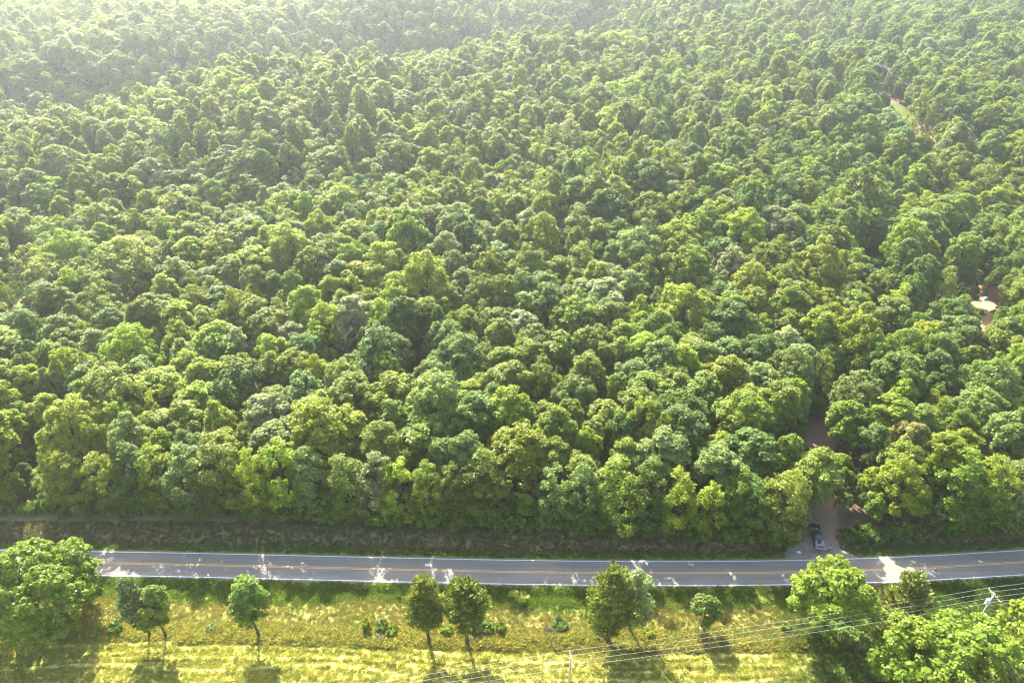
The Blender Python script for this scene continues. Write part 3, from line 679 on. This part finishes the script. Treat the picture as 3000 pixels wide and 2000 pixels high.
# ------------------------------------------------------------------ shrubs, brush and small things of the fence line
SG = 'shrubs along the field fence line'
for (u, v, r, h, tn, lab) in [
    (1074, 1838, .9, 2.6, 'yellow green', 'thin sapling left of the shrubs before the cedar pair'), (1118, 1838, 1.2, 1.6, 'dark green', 'dark round shrub between the sapling and the cedar pair'), (1150, 1850, 1.1, 1.4, 'mid green', 'low leafy shrub just left of the cedar pair'),
    (1310, 1848, 1.1, 1.5, 'mid green', 'leafy shrub between the two paired cedars'), (1402, 1838, 1.6, 1.9, 'grey green', 'broad shrub right of the dark olive cedar'), (1432, 1846, 1.0, 1.5, 'dark green', 'dark shrub second to the right of the cedar pair'), (1468, 1840, 1.0, 1.7, 'mid green', 'pale topped shrub third to the right of the cedar pair'),
    (1520, 1745, 1.8, .8, 'yellow green', 'bushy weeds near the road edge between the cedars'), (1640, 1830, 1.4, 1.3, 'dark green', 'dark shrub left of the tall bushy cedar behind the brush pile'), (1760, 1862, 1.3, 1.4, 'brown tinged', 'reddish brown shrub at the foot of the tall bushy cedar'), (1900, 1856, 1.1, 1.3, 'yellow green', 'yellow shrub right of the tall bushy cedar'),
    (340, 1846, 1.2, 1.6, 'dark green', 'dark shrub right under the big round tree'), (620, 1842, .9, 1.0, 'grey green', 'small grey green shrub in the golden grass left of the lone round tree'),
    (2300, 1838, .9, 1.2, 'mid green', 'low shrub left of the open forked tree in the fence line'), (2455, 1845, 1.5, 1.3, 'blue green', 'low bush right below the open forked tree'), (2490, 1868, 1.7, 1.5, 'blue green', 'blue green bush below the leaning post'), (2530, 1890, 1.6, 1.6, 'grey green', 'pale bush below the spreading olive cedar'), (2560, 1920, 1.5, 1.4, 'mid green', 'bush between the field and the large bright tree'), (2560, 1975, 1.6, 1.4, 'dark green', 'dark bush at the lower left of the large bright tree'),
    (2240, 1742, 1.9, .8, 'yellow green', 'tall weeds at the near road edge left of the open forked tree'), (150, 1850, 2.2, 1.5, 'dark green', 'undergrowth beneath the big round tree')]:
    x, y = ground0(u, v); shrub(x, y, r * .85, h * .8, tn, lab, SG)
def brush(u, v, w, n, label, m=M_TWIG):
    x, y = ground0(u, v); rg = random.Random(int(u)); o = empty('brush_pile', (x, y, float(gh(x, y)))); tag(o, label, 'brush pile')
    for i in range(n):
        a = rg.uniform(0, 6.28); L = rg.uniform(.6, 1.4) * w; c = Vector((rg.gauss(0, .3) * w, rg.gauss(0, .3) * w, rg.uniform(.1, .5))); d = Vector((math.cos(a), math.sin(a), rg.uniform(-.2, .35))) * L / 2
        MB().tube([c - d, c + d * .2 + Vector((0, 0, .1)), c + d], [.06, .045, .015], 5).build('branch', m, o)
brush(1385, 1862, 1.8, 16, 'pile of reddish cut branches at the foot of the dark olive cedar')
brush(1620, 1850, 2.0, 18, 'pile of grey branches in the shade left of the tall bushy cedar', M_BARK)
brush(1112, 1868, 1.1, 8, 'pale dead twigs in the golden grass left of the cedar pair', M_PALEBARK)

# ------------------------------------------------------------------ utility poles and wires
M_POLE = mat('weathered_pole', (.36, .30, .25), .85, .2, noise=.25, nscale=3); M_TRANS = mat('painted_steel', (.62, .64, .66), .4, .5); M_INS = mat('porcelain', (.55, .55, .52), .3, .5); M_WIRE = mat('aluminium_wire', (.45, .45, .44), .6, .4, 0)
def pole(x, y, h, ang, label, trans=False, group='utility poles by the field', arm=2.5, k=1.0):
    o = empty('utility_pole', (x, y, float(gh(x, y))), ang); tag(o, label, 'utility pole', group)
    MB().tube([(0, 0, -.5), (0, 0, h * .5), (0, 0, h)], [.18 * k, .155 * k, .125 * k], 12).build('pole', M_POLE, o, True)
    ca = MB().box((0, .17, h - .45), (arm, .11, .14)).build('crossarm', M_POLE, o)
    for sx in (-1, 1): MB().tube([(sx * arm * .28, .17, h - .48), (0, .13, h - 1.25)], .022, 5).build('brace', M_TRANS, o)
    for q in (-.48, -.17, .17, .48): MB().tube([(q * arm, .17, h - .38), (q * arm, .17, h - .30), (q * arm, .17, h - .26), (q * arm, .17, h - .14)], [.03, .03, .075, .05], 8).build('insulator', M_INS, ca)
    if trans:
        t = MB().tube([(.0, -.42, h - 2.35), (0, -.42, h - 2.3), (0, -.42, h - 1.35), (0, -.42, h - 1.25)], [.22, .3, .3, .2], 14).build('transformer', M_TRANS, o, False)
        for sx in (-1, 1): MB().tube([(sx * .1, -.42, h - 1.25), (sx * .1, -.42, h - .98)], [.05, .035], 6).build('bushing', M_INS, t)
        for dz in (5.0, 5.5): MB().box((.0, .32, h - dz), (.75, .38, .12)).build('bracket', M_TRANS, o)
    MB().tube([(0, -.15, h - 2.9), (0, -.28, h - 2.9)], .06, 6).build('neutral_clamp', M_INS, o)
    return o
def wire(a, b, sag, label, group, r=.010):
    a, b = Vector(a), Vector(b); n = 28; pts = [a.lerp(b, i / n) - Vector((0, 0, 4 * sag * (i / n) * (1 - i / n))) for i in range(n + 1)]
    tag(MB().tube(pts, r, 5).build('overhead_wire', M_WIRE), label, 'wire', group)
P1 = ray(1672, 1926) * ((CAM_H - 11) / -ray(1672, 1926).z); P2 = ray(2914, 1739) * ((CAM_H - 11) / -ray(2914, 1739).z)
LD = Vector((P2.x - P1.x, P2.y - P1.y, 0)); la_ = math.atan2(LD.y, LD.x) - math.pi / 2
LP = [(P1.x - LD.x, P1.y - LD.y), (P1.x, P1.y), (P2.x, P2.y), (P2.x + LD.x, P2.y + LD.y)]
pole(*LP[1], 11, la_, 'weathered utility pole at the bottom edge of the hayfield')
pole(*LP[2], 11, la_, 'weathered utility pole with a grey transformer at the right under the road bend', True)
ax_ = Vector((math.cos(la_), math.sin(la_), 0)); fr = Vector((-math.sin(la_), math.cos(la_), 0))
WN = ['nearest to the road', 'second from the road', 'third from the road', 'farthest from the road']
SN = ['left of the bottom edge pole', 'between the two field poles', 'right of the transformer pole']
qs = (.48, .17, -.17, -.48)
if ax_.y < 0: qs = qs[::-1]
for s_ in range(3):
    for w_, q in enumerate(qs):
        e = []
        for (X, Y) in (LP[s_], LP[s_ + 1]): b = Vector((X, Y, float(gh(X, Y)) + 10.87)) + ax_ * q * 2.5 + fr * .17; e.append(b)
        wire(e[0], e[1], .75, f'pale overhead wire {SN[s_]}, the one {WN[w_]}', 'overhead wires above the hayfield')
e = [Vector((X, Y, float(gh(X, Y)) + 8.1)) - fr * .28 for X, Y in LP[2:]]
wire(e[0], e[1], .6, 'lower neutral wire right of the transformer pole', 'overhead wires above the hayfield', .008)
# the far line above the dirt track
TP = [xy(2385, 165), xy(2560, 280), xy(2735, 410)]
tv = Vector((TP[2][0] - TP[0][0], TP[2][1] - TP[0][1], 0)).normalized(); off = Vector((tv.y, -tv.x, 0)); off = off if off.x > 0 else -off
TP = [(a + off.x * 3.5, b + off.y * 3.5) for a, b in TP]
TP = [(TP[0][0] - tv.x * 60, TP[0][1] - tv.y * 60)] + TP + [(TP[2][0] + tv.x * 50, TP[2][1] + tv.y * 50)]
FL = ['at its far end', 'beside the upper bend of the red track', 'beside the middle of the red track', 'beside the lower end of the red track', 'below the red track among the trees']
ta = math.atan2(tv.y, tv.x) - math.pi / 2
for n, (X, Y) in enumerate(TP): pole(X, Y, 12, ta, 'utility pole of the far power line ' + FL[n], group='utility poles of the far line', k=1.15)
for s_ in range(4):
    for q, nm in ((-.48, 'left'), (.0, 'middle'), (.48, 'right')):
        e = [Vector((X, Y, float(gh(X, Y)) + 11.8)) + Vector((math.cos(ta), math.sin(ta), 0)) * q * 2.5 for X, Y in (TP[s_], TP[s_ + 1])]
        wire(e[0], e[1], .8, f'{nm} wire of the far power line, {ordinal(s_ + 1)} span from the top', 'wires of the far power line', .016)

# ------------------------------------------------------------------ vehicles
M_GLASS = mat('dark_window_glass', (.03, .05, .07), .05, .8); M_TYRE = mat('tyre_rubber', (.02, .02, .02), .85, .2); M_RIM = mat('alloy', (.6, .6, .62), .3, .5, .8); M_CHROME = mat('chrome', (.8, .82, .85), .12, .6, 1.0); M_LAMP = mat('lamp_lens', (.75, .8, .85), .1, .7); M_TAIL = mat('tail_lamp', (.35, .02, .02), .3, .5); M_BLACKP = mat('black_trim', (.02, .02, .022), .6, .3)
def loft(mb, secs):
    """cross-sections along y: (y, half width bottom, half width top, z bottom, z top)"""
    V = []
    for (y, wb, wt, z0, z1) in secs:
        zm = z0 + (z1 - z0) * .55; wm = max(wb, wt)
        V += [(-wb, y, z0), (wb, y, z0), (wm, y, zm), (wt, y, z1), (-wt, y, z1), (-wm, y, zm)]
    n = 6; F = [tuple(range(n))[::-1], tuple(range((len(secs) - 1) * n, len(secs) * n))]
    for i in range(len(secs) - 1):
        for k in range(n): F.append((i * n + k, i * n + (k + 1) % n, (i + 1) * n + (k + 1) % n, (i + 1) * n + k))
    return mb.add(V, F)
def pickup(loc, rz, paint, label, cat='truck'):
    """nose towards -y, 5.8 m long"""
    o = empty('pickup_truck', loc, rz); tag(o, label, cat); o.scale = (.92, .92, .92)
    b = MB(); loft(b, [(-2.88, .82, .78, .52, .92), (-2.78, .95, .88, .45, 1.04), (-1.5, .98, .93, .42, 1.12), (-1.2, .98, .94, .42, 1.14), (.85, .98, .95, .42, 1.14), (.9, .98, .95, .42, 1.14)])
    b.build('body', paint, o, bevel=.035)
    bed = MB()
    bed.box((0, 1.86, .62), (1.9, 1.86, .12)); bed.box((-.93, 1.86, .83), (.10, 1.86, .62)); bed.box((.93, 1.86, .83), (.10, 1.86, .62)); bed.box((0, .98, .85), (1.76, .08, .56))
    bd = bed.build('bed', paint, o); MB().box((0, 2.83, .86), (1.78, .07, .56)).build('tailgate', paint, bd, bevel=.02)
    c = MB(); loft(c, [(-1.28, .86, .80, 1.13, 1.20), (-.55, .88, .70, 1.13, 1.78), (.45, .88, .70, 1.13, 1.80), (.86, .88, .74, 1.13, 1.68)]); cab = c.build('cab', paint, o, bevel=.04)
    def pane(nm, pts): MB().add(pts, [(0, 1, 2, 3)]).build(nm, M_GLASS, cab)
    pane('windscreen', [(-.76, -1.24, 1.27), (.76, -1.24, 1.27), (.66, -.62, 1.765), (-.66, -.62, 1.765)])
    pane('rear_window', [(-.66, .885, 1.25), (.66, .885, 1.25), (.62, .875, 1.62), (-.62, .875, 1.62)])
    for s in (-1, 1):
        for (y0, y1, ya, yb) in ((-.98, -.06, -.5, -.08), (.0, .72, .02, .62)):
            pane('side_window', [(s * .892, y0, 1.2), (s * .892, y1, 1.2), (s * .745, yb, 1.7), (s * .745, ya, 1.7)])
        for y in (-1.85, 1.85):
            w = MB().tube([(s * .78, y, .40), (s * .80, y, .40), (s * .99, y, .40), (s * 1.0, y, .40)], [.36, .40, .40, .36], 20).build('wheel', M_TYRE, o)
            MB().tube([(s * .985, y, .40), (s * 1.012, y, .40)], [.25, .22], 14).build('rim', M_RIM, w)
        MB().box((s * .74, -2.84, .86), (.34, .1, .17)).build('headlight', M_LAMP, o, bevel=.03)
        MB().box((s * .9, 2.85, .9), (.12, .06, .36)).build('tail_light', M_TAIL, o)
        MB().box((s * 1.06, -.95, 1.22), (.2, .1, .17)).build('mirror', M_BLACKP, o, bevel=.03)
        for y in (-.5, .35): MB().box((s * .985, y + .2, 1.02), (.03, .16, .035)).build('door_handle', M_CHROME, o)
    g = MB().box((0, -2.87, .84), (1.1, .08, .26)).build('grille', M_BLACKP, o)
    for z in (.76, .84, .92): MB().box((0, -2.915, z), (1.06, .03, .035)).build('grille_bar', M_CHROME, g)
    MB().box((0, -2.93, .52), (1.86, .2, .2)).build('front_bumper', M_CHROME, o, bevel=.05); MB().box((0, 2.95, .5), (1.8, .14, .16)).build('rear_bumper', M_CHROME, o, bevel=.04)
    MB().box((0, -3.035, .52), (.32, .012, .15)).build('number_plate', M_INS, o)
    MB().box((0, -1.75, 1.125), (.7, .9, .05)).build('hood_bulge', paint, o, bevel=.02)
    return o
M_BLACK = mat('black_car_paint', (.012, .013, .016), .12, .6, coat=.6); M_WPAINT = mat('white_car_paint', (.72, .72, .72), .2, .5, coat=.4)
tx, ty = ground0(2390, 1582); pickup((tx, ty, float(gh(tx, ty)) + .02), R(-9 + 180 + 180), M_BLACK, 'black pickup truck parked nose to the road on the dirt driveway')

# ------------------------------------------------------------------ person by the truck
def person(loc, rz, label):
    o = empty('person', loc, rz); tag(o, label, 'person')
    me = bpy.data.meshes.new('body')
    J = [((0, 0, .95), .15), ((0, 0, 1.15), .14), ((0, 0, 1.38), .155), ((0, 0, 1.50), .06), ((0, -.02, 1.60), .085), ((0, -.02, 1.70), .085)]
    E = [(i, i + 1) for i in range(5)]
    for s in (-1, 1):
        n = len(J); J += [((s * .10, 0, .88), .10), ((s * .11, -.02, .48), .065), ((s * .12, .02, .09), .045), ((s * .13, -.12, .04), .04)]; E += [(0, n), (n, n + 1), (n + 1, n + 2), (n + 2, n + 3)]
        n = len(J); J += [((s * .20, 0, 1.42), .055), ((s * .26, .02, 1.14), .042), ((s * .22, -.18, 1.0), .034), ((s * .2, -.25, .97), .03)]; E += [(2, n), (n, n + 1), (n + 1, n + 2), (n + 2, n + 3)]
    me.from_pydata([j[0] for j in J], E, []); b = bpy.data.objects.new('body', me); COL.objects.link(b); b.parent = o
    sk = b.modifiers.new('skin', 'SKIN'); 
    for i, j in enumerate(J): me.skin_vertices[0].data[i].radius = (j[1], j[1] * .85)
    me.skin_vertices[0].data[0].use_root = True
    b.modifiers.new('sub', 'SUBSURF').levels = 1; b.modifiers['sub'].render_levels = 1
    m = bpy.data.materials.new('clothing_and_skin'); m.use_nodes = True; nt = m.node_tree; p = nt.nodes['Principled BSDF']; p.inputs['Roughness'].default_value = .8
    tc = nt.nodes.new('ShaderNodeTexCoord'); sx = nt.nodes.new('ShaderNodeSeparateXYZ'); nt.links.new(tc.outputs['Object'], sx.inputs[0])
    cr = nt.nodes.new('ShaderNodeValToRGB'); cr.color_ramp.interpolation = 'CONSTANT'; mr = nt.nodes.new('ShaderNodeMath'); mr.operation = 'DIVIDE'; mr.inputs[1].default_value = 1.8
    nt.links.new(sx.outputs['Z'], mr.inputs[0]); nt.links.new(mr.outputs[0], cr.inputs[0])
    el = cr.color_ramp.elements; el[0].position = 0; el[0].color = (.55, .6, .65, 1); el[1].position = .06; el[1].color = (.05, .06, .09, 1)
    for pos, c in ((.52, (.45, .36, .60, 1)), (.845, (.42, .25, .18, 1))): q = el.new(pos); q.color = c
    nt.links.new(cr.outputs[0], p.inputs['Base Color']); me.materials.append(m)
    hm = MB().tube([(0, .0, 1.63), (0, .0, 1.70), (0, .01, 1.77), (0, .01, 1.80)], [.095, .105, .085, .03], 12).build('hair', mat('brown_hair', (.06, .035, .02), .7), o, True)
    for s in (-1, 1): MB().tube([(s * .035, -.105, 1.665), (s * .035, -.112, 1.665)], .012, 6).build('eye', M_BLACKP, o)
    MB().box((0, -.11, 1.63), (.025, .03, .045)).build('nose', mat('skin', (.42, .25, .18), .6), o, bevel=.008)
px_, py_ = ground0(2428, 1612); person((px_, py_, float(gh(px_, py_))), R(20), 'person in a lavender top standing beside the black pickup')

# small white panel at the mouth of the driveway
sx_, sy_ = ground0(2338, 1624); sg = empty('roadside_sign', (sx_, sy_, float(gh(sx_, sy_))), R(-25)); tag(sg, 'small blank white panel standing at the mouth of the dirt driveway', 'sign')
MB().box((0, 0, .75), (.75, .04, .5)).build('panel', mat('white_board', (.8, .8, .78), .5), sg)
for s in (-1, 1): MB().tube([(s * .3, 0, -.2), (s * .3, 0, 1.0)], .025, 6).build('post', M_POLE, sg)

# leaning post, tyre
lx_, ly_ = ground0(2510, 1862); lp = empty('leaning_post', (lx_, ly_, float(gh(lx_, ly_)))); tag(lp, 'pale wooden post leaning over the bushes below the spreading cedar', 'post')
MB().tube([(.1, 0, -.4), (-.75, .35, 1.6)], [.09, .07], 8).build('shaft', M_POLE, lp); MB().tube([(-.72, .34, 1.52), (-.30, .16, .55)], .02, 5).build('wire_stay', M_WIRE, lp)
tx_, ty_ = ground0(2786, 1972); ty = empty('tyre', (tx_ - 1.2, ty_ + 1.4, 0)); 
def torus(R0, r0, n=24, m=10):
    mb = MB(); V = []; F = []
    for i in range(n):
        a = 2 * math.pi * i / n
        for j in range(m):
            b = 2 * math.pi * j / m; q = R0 + r0 * math.cos(b); V.append((q * math.cos(a), q * math.sin(a), r0 * .9 * math.sin(b)))
    for i in range(n):
        for j in range(m): F.append((i * m + j, ((i + 1) % n) * m + j, ((i + 1) % n) * m + (j + 1) % m, i * m + (j + 1) % m))
    return mb.add(V, F)

# ------------------------------------------------------------------ house, shed and yard things
M_ROOF = mat('green_metal_roof', (.22, .36, .27), .4, .5, .15, noise=.12, nscale=1.5); M_LOG = mat('brown_board', (.12, .065, .04), .8, .2, noise=.25, nscale=4); M_DECK = mat('pale_deck_board', (.48, .33, .18), .75, .2, noise=.2); M_TRIM = mat('cream_trim', (.55, .5, .4), .6); M_TEAL = mat('pale_teal_roof', (.42, .58, .56), .4, .5, .2, noise=.1)
def house(loc, rz, L, W, hw, hr, label, wallm, roofm, deck=True):
    o = empty('house', loc, rz); tag(o, label, 'house')
    wl_ = MB().box((0, 0, hw / 2), (L - .6, W - .6, hw)).build('wall', wallm, o)
    for s in (-1, 1):
        MB().add([(s * (L / 2 - .3), -W / 2 + .3, hw), (s * (L / 2 - .3), W / 2 - .3, hw), (s * (L / 2 - .3), 0, hw + hr * .92), (s * (L / 2 - .42), -W / 2 + .3, hw), (s * (L / 2 - .42), W / 2 - .3, hw), (s * (L / 2 - .42), 0, hw + hr * .92)], [(0, 1, 2), (3, 5, 4), (0, 2, 5, 3), (1, 4, 5, 2), (0, 3, 4, 1)]).build('gable', wallm, o)
    sl = math.hypot(W / 2 + .45, hr); n = int(L / .75); an = math.atan2(hr, W / 2 + .45)
    roof = MB().box((0, 0, hw + hr + .03), (L + .1, .34, .06)).build('roof', roofm, o)
    for s in (-1, 1):
        for i in range(n):
            rot = Matrix.Rotation(-s * an, 3, 'X'); c = Vector(((i + .5) * L / n - L / 2, s * (W / 2 + .45) / 2, hw + hr / 2))
            pm = MB().box(c, (L / n - .02, sl, .04), rot); pm.box(c + Vector((L / n / 2 - .03, 0, .035)), (.05, sl, .05), rot); pm.build('roof_panel', roofm, roof)
    nb = int(hw / .24)
    for i in range(nb):
        z = (i + .5) * hw / nb
        for s in (-1, 1): MB().box((0, s * (W / 2 - .275), z), (L - .55, .05, hw / nb - .03)).build('wall_board', wallm, wl_)
    for s in (-1, 1):
        for x in (-L * .3, L * .28):
            w = MB().box((x, s * (W / 2 - .22), hw * .58), (1.15, .07, 1.15)).build('window', M_TRIM, o); MB().box((x, s * (W / 2 - .175), hw * .58), (.95, .03, .95)).build('pane', M_GLASS, w)
    d = MB().box((0, -W / 2 + .22, 1.05), (1.0, .07, 2.1)).build('door', M_TRIM, o); MB().box((.38, -W / 2 + .17, 1.0), (.06, .06, .12)).build('handle', M_RIM, d)
    if deck:
        dk = MB().box((0, -W / 2 - .95, .32), (L * .96, 2.3, .1)).build('deck', M_DECK, o)
        for i in range(11): MB().box((0, -W / 2 + .02 - i * .2, .40), (L * .98, .185, .04)).build('deck_board', M_DECK, dk)
        for i in range(6):
            xx = -L * .46 + i * L * .92 / 5; MB().box((xx, -W / 2 - 2.05, .7), (.1, .1, 1.4)).build('rail_post', M_DECK, dk)
        MB().box((0, -W / 2 - 2.05, 1.4), (L * .96, .12, .06)).build('handrail', M_DECK, dk)
    return o
hp = at(2990, 905); house((hp.x + 2.5, hp.y, float(gh(hp.x + 2.5, hp.y)) - .05), R(-28), 12, 7.5, 2.7, 1.9, 'brown boarded house with a pale green metal roof at the right frame edge', M_LOG, M_ROOF)
sp_ = at(2592, 742); house((sp_.x, sp_.y, float(gh(sp_.x, sp_.y)) - .05), R(20), 4.2, 3.4, 2.2, .8, 'small shed with a pale teal roof half hidden among the trees', M_LOG, M_TEAL, False)
wp = at(2800, 955); pickup((wp.x, wp.y, float(gh(wp.x, wp.y)) + .02), R(60), M_WPAINT, 'white pickup half hidden under the trees below the house', 'truck')
def tarp(u, v, w, h, col, name, label):
    p_ = at(u, v); rg = np.random.default_rng(int(u)); n, m = 12, 12; V = []; F = []
    for i in range(n):
        for j in range(m):
            a, b = i / (n - 1) * 2 - 1, j / (m - 1) * 2 - 1; q = max(abs(a), abs(b)); V.append((a * w / 2 * (1 + .05 * rg.normal()), b * w / 2.6 * (1 + .05 * rg.normal()), h * max(0, 1 - q ** 4) * (.8 + .2 * math.sin(3 * a + 2 * b)) + .03 * rg.normal()))
    F = [(i * m + j, (i + 1) * m + j, (i + 1) * m + j + 1, i * m + j + 1) for i in range(n - 1) for j in range(m - 1)]
    o = MB().add(V, F).build(name, mat(name, col, .5, .4), None, True, loc=(p_.x, p_.y, float(gh(p_.x, p_.y)) + .02)); o.rotation_euler = (0, 0, R(u % 90)); tag(o, label, 'tarp')
tarp(2862, 866, 1.6, .9, (.45, .02, .05), 'tarp_heap', 'heap under a red cover in the bare yard left of the house')
tarp(2886, 877, 1.7, .9, (.12, .35, .60), 'tarp_heap', 'heap under a light blue cover in the bare yard nearest the house')
tarp(2930, 848, 2.6, 1.2, (.03, .07, .16), 'tarp_heap', 'heap under a dark blue cover behind the house roof')
tarp(2450, 922, 1.8, 1.0, (.25, .35, .55), 'tarp_heap', 'heap under a faded blue cover deep among the trees left of the yard')

# tyre hung in the large bright tree at the bottom right
ty.location = (tx_, ty_, float(gh(tx_, ty_))); q = at(2786, 1972, 9.0)
ty.location = (q.x, q.y, q.z); tag(ty, 'old pale walled tyre caught in the large bright tree at the bottom right', 'tyre')
torus(.42, .13).build('rubber', M_TYRE, ty, True); torus(.42, .085, 24, 8).build('pale_sidewall', mat('pale_sidewall', (.6, .58, .62), .7), ty, True, loc=(0, 0, .07)); ty.rotation_euler = (R(-18), R(8), 0)
MB().tube([(0, .42, 0), (0, .5, 2.4)], .03, 5).build('rope', M_TWIG, ty)

# ------------------------------------------------------------------ grass
def tuft(seed, n, h, w, name):
    rng = np.random.default_rng(seed); C = np.zeros((n, 3)); th = rng.uniform(0, 6.28, n); q = w * np.sqrt(rng.random(n)); C[:, 0] = q * np.cos(th); C[:, 1] = q * np.sin(th)
    A = np.stack([np.cos(th) * .5 + rng.normal(0, .35, n), np.sin(th) * .5 + rng.normal(0, .35, n), np.ones(n)], 1); A /= np.linalg.norm(A, axis=1, keepdims=True)
    la = h * .5 * rng.uniform(.6, 1.3, n); C += A * (la * .9)[:, None]; Nn = np.cross(A, rnd_unit(n, rng))
    return leaf_mesh(name, C, Nn, la, np.full(n, .045) + .04 * rng.random(n), rng, M_GRASS, along=A)
TUFTS = []
for k in range(4):
    x, y = ground0(1500 + 60 * k, 1955); o = put('grass_tuft', tuft(70 + k, 26, .42, .34, 'grass_tuft'), [], None, (x, y, float(gh(x, y)))); o['tint'] = (.3, .245, .055)
    tag(o, ['stubble tuft beside the bottom edge pole', 'stubble tuft right of the bottom edge pole', 'stubble tuft in the shade below the tall bushy cedar', 'stubble tuft below the pale cream tree'][k], 'grass', 'grass tufts of the hayfield'); TUFTS.append(o)
N_ = 105000; gxp = RNG.uniform(-110, 112, N_); gyp = RNG.uniform(53, 90, N_); drp = road_y(gxp) - gyp
keep = ((drp > 3.15) | ((drp < -3.2) & (gyp < edge_y(gxp) + 1.5))) & (seg_dist(gxp, gyp, DRIVE) > 2.8) & ~((np.hypot((gxp - ground0(2400, 1632)[0]) * .8, (gyp - ground0(2400, 1632)[1]) * 1.4) < 5) & (drp < 0))
soilc = ground_colour(gxp, gyp)
keep &= ~((soilc[:, 0] > .32) & (soilc[:, 2] > .1))
gxp, gyp, drp, soilc = gxp[keep], gyp[keep], drp[keep], soilc[keep]
gzp = gh(gxp, gyp); wr = windrow(gxp, gyp); tallm = sstep(11, 12, drp) * (1 - sstep(14.4, 15.2, drp)); lush = (1 - sstep(6, 8, drp)) * (drp > 0)
rows = []
for i in range(len(gxp)):
    s = .48 + .8 * tallm[i] * random.uniform(.5, 1.2) + .5 * lush[i] * random.random() + 1.2 * wr[i] + random.uniform(-.1, .25)
    c = soilc[i] * random.uniform(.88, 1.2)
    if random.random() < .25: c = c * np.array([.65, .95, .8])
    rows.append(((gxp[i], gyp[i], gzp[i] - .03), random.randrange(4), (random.uniform(-.2, .2), random.uniform(-.2, .2), random.uniform(0, 6.28)), (s * 1.15, s * 1.15, s * random.uniform(.7, 1.1)), tuple(c)))
scatter('grass', rows, [TUFTS], '', 'golden hay stubble and green verge grass on both sides of the road', 'grass')

# ------------------------------------------------------------------ haze
hz = MB().box((0, 900, 45), (3400, 2600, 124)).build('haze', None); tag(hz, 'thin sunlit summer haze over the whole wood', 'haze', kind='stuff')
hm = bpy.data.materials.new('haze'); hm.use_nodes = True; hn = hm.node_tree.nodes; hn.remove(hn['Principled BSDF'])
pv = hn.new('ShaderNodeVolumePrincipled'); pv.inputs['Color'].default_value = (.84, .93, 1, 1); pv.inputs['Density'].default_value = .00026; pv.inputs['Anisotropy'].default_value = .72
hm.node_tree.links.new(pv.outputs[0], hn['Material Output'].inputs['Volume']); hz.data.materials.clear(); hz.data.materials.append(hm)
